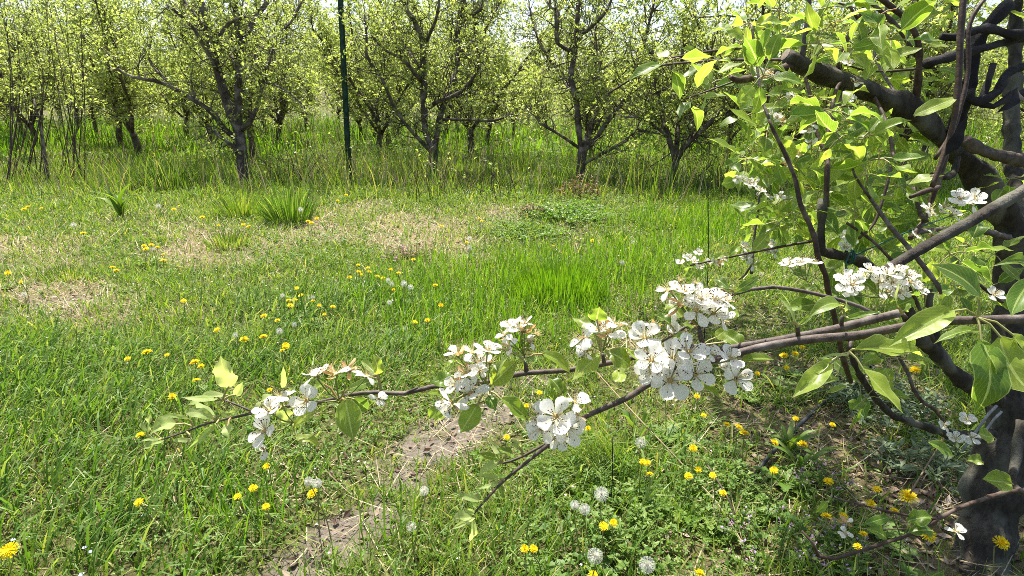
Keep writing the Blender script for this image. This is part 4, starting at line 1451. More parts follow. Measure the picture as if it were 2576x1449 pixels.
# bramble of thin arching twigs between the trees (right of the green post, and by the fourth tree)
for (bx, by, n, spread, hh, lb, sd) in ((800, 470, 26, 130, 1.25, 'thin leafless arching suckers around the green metal post', 3),
                                        (1180, 500, 18, 130, 0.9, 'thin bare twigs arching in front of the second gap in the row', 4),
                                        (1640, 470, 60, 150, 0.75, 'dense dry brushwood at the foot of the low dark tree', 5),
                                        (1880, 480, 40, 130, 0.7, 'dry brushwood in the shade left of the near tree foliage', 6)):
    c = G(bx, by)
    c[2] = 0
    D = project(c)[2]
    rs = np.random.RandomState(sd)
    root = thing('brushwood', c, lb, 'brushwood')
    mb, lv = MB(), []
    for i in range(n):
        b = c + np.array((rs.uniform(-spread, spread) / FPX * D, rs.uniform(-0.5, 0.5), 0))
        d = nrm(np.array((rs.randn() * 0.6, rs.randn() * 0.3, 1.0)))
        grow(mb, lv, rs, b, d, hh * rs.uniform(0.5, 1.2), 0.0055, 0, 0.1, 0.10, 0.17, 0.05)
    mb.build('twigs', M['bark_shoot'] if sd < 5 else M['bark'], root, origin=c)
    if lv:
        f = foliage_mesh(lv, rs, 3).build('foliage', M['tree_leaf'], root, origin=c, smooth=False)
        f['kind'] = 'stuff'

# ------------------------------------------------------------------ posts and wires
def post(px0, py0, px1, py1, w, label, mat):
    c = G(px0, py0)
    c[2] = -0.1
    D = project(c)[2]
    t = P(px1, py1, D + 0.0)
    d = nrm(t - c)
    t = t + d * 0.35
    hw = w * 0.5 / FPX * D
    root = thing('metal_post', (c[0], c[1], 0), label, 'post')
    # angle-section post: two flanges
    mb = MB()
    sx = nrm(np.cross(d, (0.6, 1, 0)))
    sy = np.cross(sx, d)
    th = hw * 0.22

    def box(a0, a1, b0, b1):
        V = [p + sx * a + sy * b for p in (c, t) for a, b in ((a0, b0), (a1, b0), (a1, b1), (a0, b1))]
        mb.add(np.array(V), [(0, 1, 5, 4), (1, 2, 6, 5), (2, 3, 7, 6), (3, 0, 4, 7), (0, 3, 2, 1), (4, 5, 6, 7)])
    box(-hw, hw, -th, th)
    box(-th, th, th, hw * 1.6)
    mb.build('post_body', mat, root, origin=(c[0], c[1], 0), smooth=False)
    cl = MB()
    for f in (0.35, 0.62, 0.86):
        q = c + (t - c) * f
        tube(cl, [q - sx * hw * 1.5 - sy * th * 2, q + sx * hw * 1.5 - sy * th * 2], [0.006, 0.006], sides=6)
    cl.build('wire_clip', M['wire'], root, origin=(c[0], c[1], 0))
    return root


post(878, 472, 855, 0, 13, 'dark green metal trellis post standing between the first and second trees', M['green_paint'])
post(941, 352, 935, 120, 10, 'thin dark trellis post farther back behind the green post', M['hose'])
for (y, lb) in ((292, 'thin trellis wire strung low along the first tree row'), (20, 'thin trellis wire strung high along the first tree row')):
    mb = MB()
    D = project(G(878, 472))[2] + 0.03
    pts = [P(x, y + 6 * math.sin(x * 0.004) + (x - 860) * 0.004, D) for x in range(-300, 2900, 160)]
    tube(mb, pts, 0.0017, sides=5)
    tag(mb.build('trellis_wire', M['wire'], origin=pts[6]), lb, 'wire', 'trellis wires along the first row')

# ------------------------------------------------------------------ black hose, grey pipe, dead stalks
mb = MB()
hp = [G(1890, 1210, 0.02), G(1922, 1163, 0.03), G(1960, 1120, 0.035), G(2005, 1075, 0.04), G(2048, 1034, 0.035), G(2085, 1000, 0.03), G(2140, 955, 0.02), G(2220, 900, 0.02)]
tube(mb, hp, 0.0085, sides=10, step=0.03)
hose = mb.build('drip_hose', M['hose'], origin=hp[0])
tag(hose, 'black plastic drip hose lying across the dead leaves', 'hose')
mb = MB()
tube(mb, [P(2508, 1020, 1.62), P(2488, 1040, 1.62), P(2445, 1100, 1.63), P(2420, 1135, 1.65)], 0.0035, sides=8, step=0.02)
tube(mb, [P(2520, 1035, 1.60), P(2500, 1055, 1.60), P(2462, 1110, 1.61)], 0.003, sides=8, step=0.02)
tag(mb.build('plastic_clip', M['greypipe'], origin=P(2488, 1040, 1.62)), 'pale grey bent plastic pipe tied to the near tree trunk', 'pipe')


def stalk(pts, r, mat, label, name='dead_stalk'):
    mb = MB()
    tube(mb, pts, r, sides=5, step=0.03)
    return tag(mb.build(name, mat, origin=pts[0]), label, 'stalk')


def GP(px, py, px1, py1, bow=0.0):
    """a stalk rooted where (px,py) meets the ground, its top seen at (px1,py1)"""
    b = G(px, py)
    d = project(b)[2]
    t = P(px1, py1, d)
    m = (b + t) / 2 + np.array((bow, 0, 0))
    return [b, m, t]


stalk(GP(1770, 880, 1781, 465, 0.012), 0.0028, M['black_wood'], 'thin black upright stalk standing left of the near tree')
stalk(GP(1535, 1290, 1540, 1100, 0.004), 0.0018, M['black_wood'], 'thin dark stalk rising beside the largest seed head')
stalk([G(1500, 935, 0.05), G(1600, 1045, 0.10), G(1700, 1150, 0.05), G(1760, 1215, 0.02)], 0.0028, M['straw'], 'long pale dry stem lying diagonally below the largest blossoms')
stalk([G(1780, 1170, 0.10), G(1835, 1260, 0.08), G(1860, 1330, 0.02)], 0.0032, M['bark_shoot'], 'short dark stick leaning in the weeds right of the seed heads')
stalk([G(1720, 1180, 0.05), G(1800, 1260, 0.06), G(1870, 1370, 0.05), G(1900, 1440, 0.03)], 0.002, M['straw'], 'thin pale stem running down through the weeds at the bottom right')
stalk([G(2290, 1240, 0.22), G(2345, 1150, 0.24), G(2390, 1080, 0.26)], 0.0028, M['straw'], 'pale straight stem beside the grey weeds near the trunk')
stalk([G(2080, 1300, 0.06), G(2170, 1330, 0.06), G(2280, 1330, 0.05)], 0.002, M['straw'], 'thin dry stem lying in the dead leaves at the bottom right')
stalk([G(640, 852, 0.12), G(700, 850, 0.15), G(738, 862, 0.13)], 0.0015, M['stalk'], 'bent thin green stem between the dandelions left of centre')

# ------------------------------------------------------------------ blossoms
def petal(mb, rs, az, tilt, L, W, cup, mat=0, curl=0.0, r0=0.10):
    nl, nw = 6, 5
    d = np.array((math.cos(az) * math.cos(tilt), math.sin(az) * math.cos(tilt), math.sin(tilt)))
    s = np.array((-math.sin(az), math.cos(az), 0))
    u = np.cross(d, s)
    ph = rs.rand(2) * 6.28
    V, UV = [], []
    for i in range(nl + 1):
        t = i / nl
        w = W * (0.10 + 0.90 * math.sin(min(1.0, t * 0.80 + 0.02) * math.pi * 0.72) ** 1.2)
        if t > 0.55:
            w *= math.sqrt(max(0.03, 1 - ((t - 0.55) / 0.46) ** 2))
        for j in range(nw + 1):
            v = j / nw * 2 - 1
            zc = cup * L * (t ** 2) * 0.5 + cup * W * (v * v) * 0.45 * min(1, w / W) - curl * L * max(0, t - 0.5) ** 1.5 + 0.035 * L * math.sin(3 * v + ph[0] + 5 * t) * t
            notch = -0.05 * L * (1 - abs(v)) * (1 if t == 1 else 0) * (1 if ph[1] > 3 else 0)
            V.append(d * (r0 + (L - r0) * t + notch) + s * (v * w * 0.5) + u * zc)
            UV.append((j / nw, t))
    F = [(i * (nw + 1) + j, i * (nw + 1) + j + 1, (i + 1) * (nw + 1) + j + 1, (i + 1) * (nw + 1) + j) for i in range(nl) for j in range(nw)]
    mb.add(np.array(V), F, uv=np.array(UV), mat=mat)


def blossom_meshes(seed, kind):
    rs = np.random.RandomState(seed)
    pb, sb = MB(), MB()
    if kind == 'open':
        for k in range(5):
            petal(pb, rs, k * 1.2566 + rs.randn() * 0.1, 0.22 + rs.randn() * 0.13, 1.0 + rs.randn() * 0.05, 0.78 + rs.randn() * 0.06, 0.22 + rs.randn() * 0.14)
    elif kind == 'cup':
        for k in range(5):
            petal(pb, rs, k * 1.2566 + rs.randn() * 0.08, 0.85 + rs.randn() * 0.1, 0.95, 0.88, 0.45)
    elif kind == 'loose':
        for k in range(5):
            petal(pb, rs, k * 1.2566 + rs.randn() * 0.25, 0.15 + rs.randn() * 0.35, 0.98 + rs.randn() * 0.08, 0.74 + rs.randn() * 0.1, 0.05 + rs.randn() * 0.25, curl=rs.rand() * 0.5)
    elif kind == 'wilted':
        for k in range(5):
            if rs.rand() < 0.55:
                petal(pb, rs, k * 1.2566 + rs.randn() * 0.2, 0.1 + rs.randn() * 0.4, 0.92, 0.66, 0.1 + rs.randn() * 0.3, curl=rs.rand() * 0.8)
            else:
                petal(pb, rs, k * 1.2566 + rs.randn() * 0.3, 0.2 + rs.randn() * 0.5, 0.55 + 0.2 * rs.rand(), 0.34, 0.9 + rs.randn() * 0.4, mat=1, curl=-1.2)
    else:                                                    # spent: hardly any petals left
        for k in range(5):
            if rs.rand() < 0.22:
                petal(pb, rs, k * 1.2566, -0.6, 0.9, 0.6, 0.2, curl=0.6)
            else:
                petal(pb, rs, k * 1.2566 + rs.randn() * 0.3, 0.5 + rs.randn() * 0.4, 0.36, 0.2, 0.5, mat=1)
    # green receptacle with pointed sepals under the petals
    u = 8
    a = np.arange(u) * 6.283 / u
    V = np.concatenate([np.stack([np.cos(a) * 0.15, np.sin(a) * 0.15, np.full(u, -0.02)], -1), np.stack([np.cos(a) * 0.10, np.sin(a) * 0.10, np.full(u, -0.26)], -1), [[0, 0, -0.30]]])
    pb.add(V, [(k, (k + 1) % u, u + (k + 1) % u, u + k) for k in range(u)], [(u + (k + 1) % u, u + k, 2 * u) for k in range(u)], mat=2)
    for k in range(5):
        petal(pb, rs, k * 1.2566 + 0.63, -0.15, 0.42, 0.16, 0.0, mat=2, r0=0.12)
    nst = 18
    spent = kind in ('wilted', 'spent')
    for k in range(nst):
        az = rs.rand() * 6.283
        el = (0.55 + 0.8 * rs.rand()) if not spent else (0.2 + 1.0 * rs.rand())
        L = (0.48 + 0.22 * rs.rand()) * (1.2 if spent else 1.0)
        d = np.array((math.cos(az) * math.cos(el), math.sin(az) * math.cos(el), math.sin(el)))
        p0 = np.array((math.cos(az), math.sin(az), 0)) * 0.09 + (0, 0, 0.03)
        p2 = p0 + d * L
        p1 = (p0 + p2) / 2 + rs.randn(3) * 0.03
        tube(sb, [p0, p1, p2], [0.017, 0.014, 0.011], sides=4, cap=False)
        r = 0.040 if not spent else 0.026
        o = np.array([(1, 0, 0), (-1, 0, 0), (0, 1, 0), (0, -1, 0), (0, 0, 1.3), (0, 0, -1.3)]) * r + p2
        sb.add(o, None, [(0, 2, 4), (2, 1, 4), (1, 3, 4), (3, 0, 4), (2, 0, 5), (1, 2, 5), (3, 1, 5), (0, 3, 5)], mat=1 if (not spent or rs.rand() < 0.35) else 2)
    V = np.concatenate([np.stack([np.cos(a) * 0.17, np.sin(a) * 0.17, np.full(u, 0.02)], -1), np.stack([np.cos(a) * 0.10, np.sin(a) * 0.10, np.full(u, 0.09)], -1), [[0, 0, 0.06]]])
    sb.add(V, [(k, (k + 1) % u, u + (k + 1) % u, u + k) for k in range(u)], [(u + k, u + (k + 1) % u, 2 * u) for k in range(u)], mat=2)
    return (pb.mesh('blossom', [M['petal'], M['wilt'], M['stalk']]), sb.mesh('stamens', [M['filament'], M['anther'], M['heart']]))


BL = {'o': [blossom_meshes(s, 'open') for s in range(4)], 'c': [blossom_meshes(10 + s, 'cup') for s in range(2)], 'l': [blossom_meshes(20 + s, 'loose') for s in range(3)],
      'w': [blossom_meshes(30 + s, 'wilted') for s in range(3)], 's': [blossom_meshes(40 + s, 'spent') for s in range(2)]}
BN = [0]


def blossom(parent, px, py, dia, n, kind, base, depth, spin=None):
    """a flower at photo position (px,py), `depth` metres off, facing n (camera axes), stalk running back to base"""
    BN[0] += 1
    rs = np.random.RandomState(300 + BN[0])
    pm, sm = BL[kind][rs.randint(len(BL[kind]))]
    c = P(px, py, depth)
    r = dia * 0.5 / FPX * depth
    z = cdir(n[0], n[1] + 0.22, n[2])
    ob = link('blossom', pm, c, parent)
    ob.rotation_mode = 'QUATERNION'
    q = Vector(z).to_track_quat('Z', 'Y') @ Matrix.Rotation(rs.rand() * 6.28 if spin is None else spin, 3, 'Z').to_quaternion()
    ob.rotation_quaternion = q
    ob.scale = (r, r, r)
    st = bpy.data.objects.new('stamens', sm)
    COL.objects.link(st)
    st.parent = ob
    if base is not None:
        # the stalk, expressed in the blossom's own frame
        mb = MB()
        R = np.array(q.to_matrix())
        b = (np.asarray(base) - c) @ R / r
        tube(mb, [(0, 0, -0.26), (b * 0.45 + np.array((0, 0, -0.45 * np.linalg.norm(b) * 0.35 - 0.1))), b], [0.055, 0.045, 0.05], sides=6, step=0.25, cap=False)
        sk = mb.mesh('stalk', [M['stalk']])
        so = bpy.data.objects.new('stalk', sk)
        COL.objects.link(so)
        so.parent = ob
    return ob


# ------------------------------------------------------------------ the flowering branch across the foreground
D0 = 0.52
br_root = P(2760, 800, 0.50)
branch = thing('pear_branch', br_root, 'long flowering pear branch with white blossoms reaching across the foreground from the right edge', 'branch')
mb = MB()
A1 = [(2760, 800, 16, .50), (2560, 803, 16, .50), (2440, 805, 15, .50), (2330, 812, 15, .50), (2200, 836, 15, .50), (2140, 846, 16, .50), (2050, 852, 15, .50), (1930, 870, 14, .505), (1850, 890, 13, .51),
      (1760, 917, 12, .515), (1640, 962, 11, .52), (1580, 1000, 10, .52), (1470, 1050, 9, .525), (1405, 1098, 9, .53), (1335, 1155, 6, .53), (1270, 1207, 5, .53), (1215, 1265, 4, .53), (1187, 1298, 3.5, .53)]
A1 = [(q[0], q[1], q[2] * 0.72, q[3]) for q in A1]
pxtube(mb, A1, 0.5, sides=12, rough=0.07, seed=1, step=0.008)
mb.build('main_stem', M['bark_twig'], branch, origin=br_root)
mb = MB()
A2 = [(2260, 788, 12, .545), (2190, 805, 13, .54), (2100, 828, 13, .535), (2010, 846, 12, .53), (1900, 866, 12, .53), (1800, 880, 12, .535), (1740, 872, 11, .54), (1660, 882, 10, .545), (1570, 905, 10, .545), (1480, 922, 10, .545),
      (1420, 932, 9, .545), (1330, 938, 9, .54), (1280, 946, 9, .54), (1220, 962, 8.5, .54), (1140, 968, 8, .54), (1080, 974, 8, .54), (1015, 990, 8, .54), (950, 987, 7.5, .54), (885, 992, 7, .54), (800, 1012, 6.5, .54), (720, 1022, 6, .54),
      (640, 1038, 5, .54), (580, 1052, 4.5, .54), (520, 1066, 4, .54), (455, 1090, 3.2, .54), (405, 1106, 2.6, .54)]
A2 = [(q[0], q[1], q[2] * (0.85 if q[0] > 1850 else 0.72), q[3]) for q in A2]
pxtube(mb, A2, 0.54, sides=12, rough=0.07, seed=2, step=0.008)
mb.build('side_stem', M['bark_twig'], branch, origin=br_root)
spurs = [[(640, 1038, 4), (600, 1020, 4), (562, 1006, 3), (540, 1000, 2.5)], [(1404, 1097, 6), (1345, 1132, 5), (1285, 1160, 4), (1215, 1172, 3)],
         [(1325, 938, 9, .54), (1322, 915, 7, .54), (1319, 895, 6, .54)], [(1770, 876, 11, .53), (1764, 850, 9, .52), (1757, 818, 8, .515)], [(2141, 848, 9, .50), (2138, 872, 9, .495), (2136, 884, 10, .495)],
         [(2452, 806, 9, .50), (2454, 798, 8, .49)], [(2008, 848, 9, .51), (2007, 828, 8, .505), (2004, 815, 6, .50)], [(1232, 966, 7, .54), (1226, 978, 8, .535)], [(866, 992, 6, .54), (853, 1006, 6, .535)],
         [(1520, 915, 8, .545), (1516, 890, 6, .54)], [(1700, 928, 8, .52), (1716, 915, 7, .51)], [(1430, 1078, 7, .525), (1405, 1050, 5, .52), (1380, 1020, 3, .515)], [(2116, 822, 8, .535), (2118, 800, 6, .53), (2126, 790, 5, .53)],
         [(800, 1012, 5, .54), (762, 1046, 4, .53), (738, 1062, 3, .525)], [(1690, 842, 6, .56), (1640, 872, 5, .55)], [(2280, 800, 7, .53), (2268, 786, 6, .53)], [(1545, 908, 6, .545), (1562, 925, 8, .54)],
         [(1020, 990, 5, .54), (1050, 975, 4, .535)]]
for i, s in enumerate(spurs):
    mb = MB()
    pxtube(mb, s, 0.54, sides=8, fat=0.72, rough=0.15, seed=30 + i, step=0.006)
    mb.build('spur', M['bark_twig'], branch, origin=br_root)
mb = MB()
A3 = [(2215, 800, 10, .54), (2165, 772, 9, .545), (2117, 756, 8, .55), (2024, 733, 8, .56), (1945, 722, 8, .565), (1890, 728, 7, .57), (1840, 742, 7, .57), (1790, 776, 7, .57), (1700, 838, 7, .56), (1650, 866, 5, .555)]
pxtube(mb, A3, 0.6, sides=9, fat=0.6, rough=0.08, seed=5, step=0.01)
mb.build('upper_twig', M['bark_twig'], branch, origin=br_root)
mb = MB()
A4 = [(2860, 330, 21, .78), (2680, 425, 20, .74), (2576, 480, 19, .72), (2480, 535, 18, .70), (2400, 580, 17, .68), (2320, 625, 16.5, .66), (2240, 672, 16, .64), (2205, 690, 13, .63), (2190, 697, 9, .63)]
pxtube(mb, A4, 0.7, sides=12, fat=0.80, rough=0.06, seed=6, step=0.01)
mb.build('thick_limb', M['bark_near'], branch, origin=br_root)

# clusters: (depth, stalk base px, [ (px, py, diameter px, facing, kind) ... ])
CL = [(0.525, (853, 1007), [(771, 1008, 92, (-.15, .15, 1), 'o'), (795, 945, 90, (-.3, .9, .5), 'l'), (843, 941, 92, (0, .95, .45), 'w'), (879, 932, 80, (.2, .9, .2), 'w'), (923, 946, 66, (.5, .7, .2), 'w'), (952, 1003, 50, (.3, -.3, .5), 'l')]),
      (0.52, (738, 1062), [(666, 1084, 100, (-.55, .25, .8), 'o'), (679, 1033, 92, (-.3, .7, .6), 'o'), (705, 998, 74, (.0, .9, .3), 'l'), (663, 1128, 62, (-.1, -.5, .6), 'l')]),
      (0.525, (1228, 976), [(1184, 990, 104, (-.1, .2, .9), 'l'), (1135, 1012, 96, (-.5, -.5, .6), 'l'), (1173, 941, 84, (-.3, .6, .6), 'w'), (1150, 890, 76, (-.4, .8, .3), 'w'), (1191, 888, 74, (.0, .9, .4), 'w'),
                            (1228, 882, 84, (.3, .8, .4), 'o'), (1204, 912, 82, (-.1, .5, .7), 'o'), (1233, 912, 62, (.2, .9, .3), 's'), (1207, 932, 50, (0, -.1, .9), 'w'), (1150, 968, 74, (-.5, .3, .7), 'o')]),
      (0.535, (1319, 896), [(1312, 831, 96, (0, .8, .5), 'w'), (1287, 820, 66, (-.4, .8, .4), 'o'), (1322, 814, 60, (.1, .8, -.2), 'l'), (1270, 843, 60, (-.6, .4, .4), 'w'), (1280, 870, 66, (-.6, -.1, .5), 'w'), (1348, 841, 58, (.5, .7, .3), 's'), (1332, 860, 52, (.2, .6, .7), 's')]),
      (0.53, (1517, 884), [(1531, 836, 98, (.2, .5, .8), 'w'), (1467, 851, 90, (-.6, .4, .5), 'l'), (1549, 815, 66, (.3, .9, .2), 'w'), (1474, 884, 58, (-.5, -.4, .5), 'l'), (1505, 832, 76, (-.1, .8, .5), 'o')]),
      (0.535, (1645, 872), [(1622, 850, 92, (-.2, .5, .8), 'o'), (1685, 836, 74, (.1, .3, .9), 'c'), (1645, 821, 58, (0, .8, .5), 'w')]),
      (0.505, (1716, 914), [(1639, 906, 98, (-.25, .35, .9), 'o'), (1692, 904, 100, (0, .4, .9), 'o'), (1733, 886, 112, (.1, .65, .75), 'o'), (1640, 935, 96, (-.35, .1, .9), 'o'), (1686, 957, 118, (-.05, .1, 1), 'o'), (1748, 942, 108, (.15, .2, .95), 'o'),
                            (1813, 924, 62, (.2, .25, .9), 'c'), (1850, 953, 96, (.15, .05, 1), 'o'), (1838, 902, 80, (.25, .5, .8), 'o'), (1784, 888, 66, (.1, .6, .7), 'l')]),
      (0.51, (1757, 818), [(1721, 733, 86, (-.1, .8, .6), 'o'), (1684, 730, 80, (-.6, .6, .3), 'w'), (1711, 706, 52, (-.1, .95, .2), 's'), (1750, 713, 48, (.2, .95, .2), 's'), (1708, 766, 82, (-.6, .5, .5), 'w'), (1765, 752, 104, (0, .7, .7), 'o'), (1752, 781, 92, (-.2, .5, .8), 'l'),
                           (1799, 757, 96, (.2, .6, .7), 'o'), (1826, 760, 80, (.6, .6, .4), 'l'), (1796, 788, 86, (.1, .4, .8), 'o'), (1818, 803, 80, (.6, -.1, .6), 'l')]),
      (0.515, (1380, 1022), [(1398, 1048, 108, (.05, .1, 1), 'o'), (1357, 1050, 100, (-.7, .1, .7), 'l'), (1428, 1077, 98, (.3, -.2, .9), 'o'), (1445, 1012, 88, (.1, .8, .5), 'l'), (1453, 1044, 78, (.6, .1, .6), 'w'), (1406, 1098, 76, (-.1, -.7, .6), 'l'), (1363, 1077, 90, (-.4, -.3, .8), 'o')])]
for (d, b, fl) in CL:
    base = P(b[0], b[1], d + 0.004)
    rs = np.random.RandomState(int(b[0]))
    for (x, y, w, nn, k) in fl:
        blossom(branch, x, y, w * 0.96, nn, k, base, d - 0.012 + rs.randn() * 0.006)
mb = MB()                                                      # one closed bud
bc = P(1691, 798, 0.52)
tube(mb, [bc - UP * .009, bc - UP * .004, bc + UP * .001, bc + UP * .005, bc + UP * .007], [.001, .0034, .0042, .0028, .0005], sides=10)
mb.build('bud', M['petal'], branch, origin=bc)

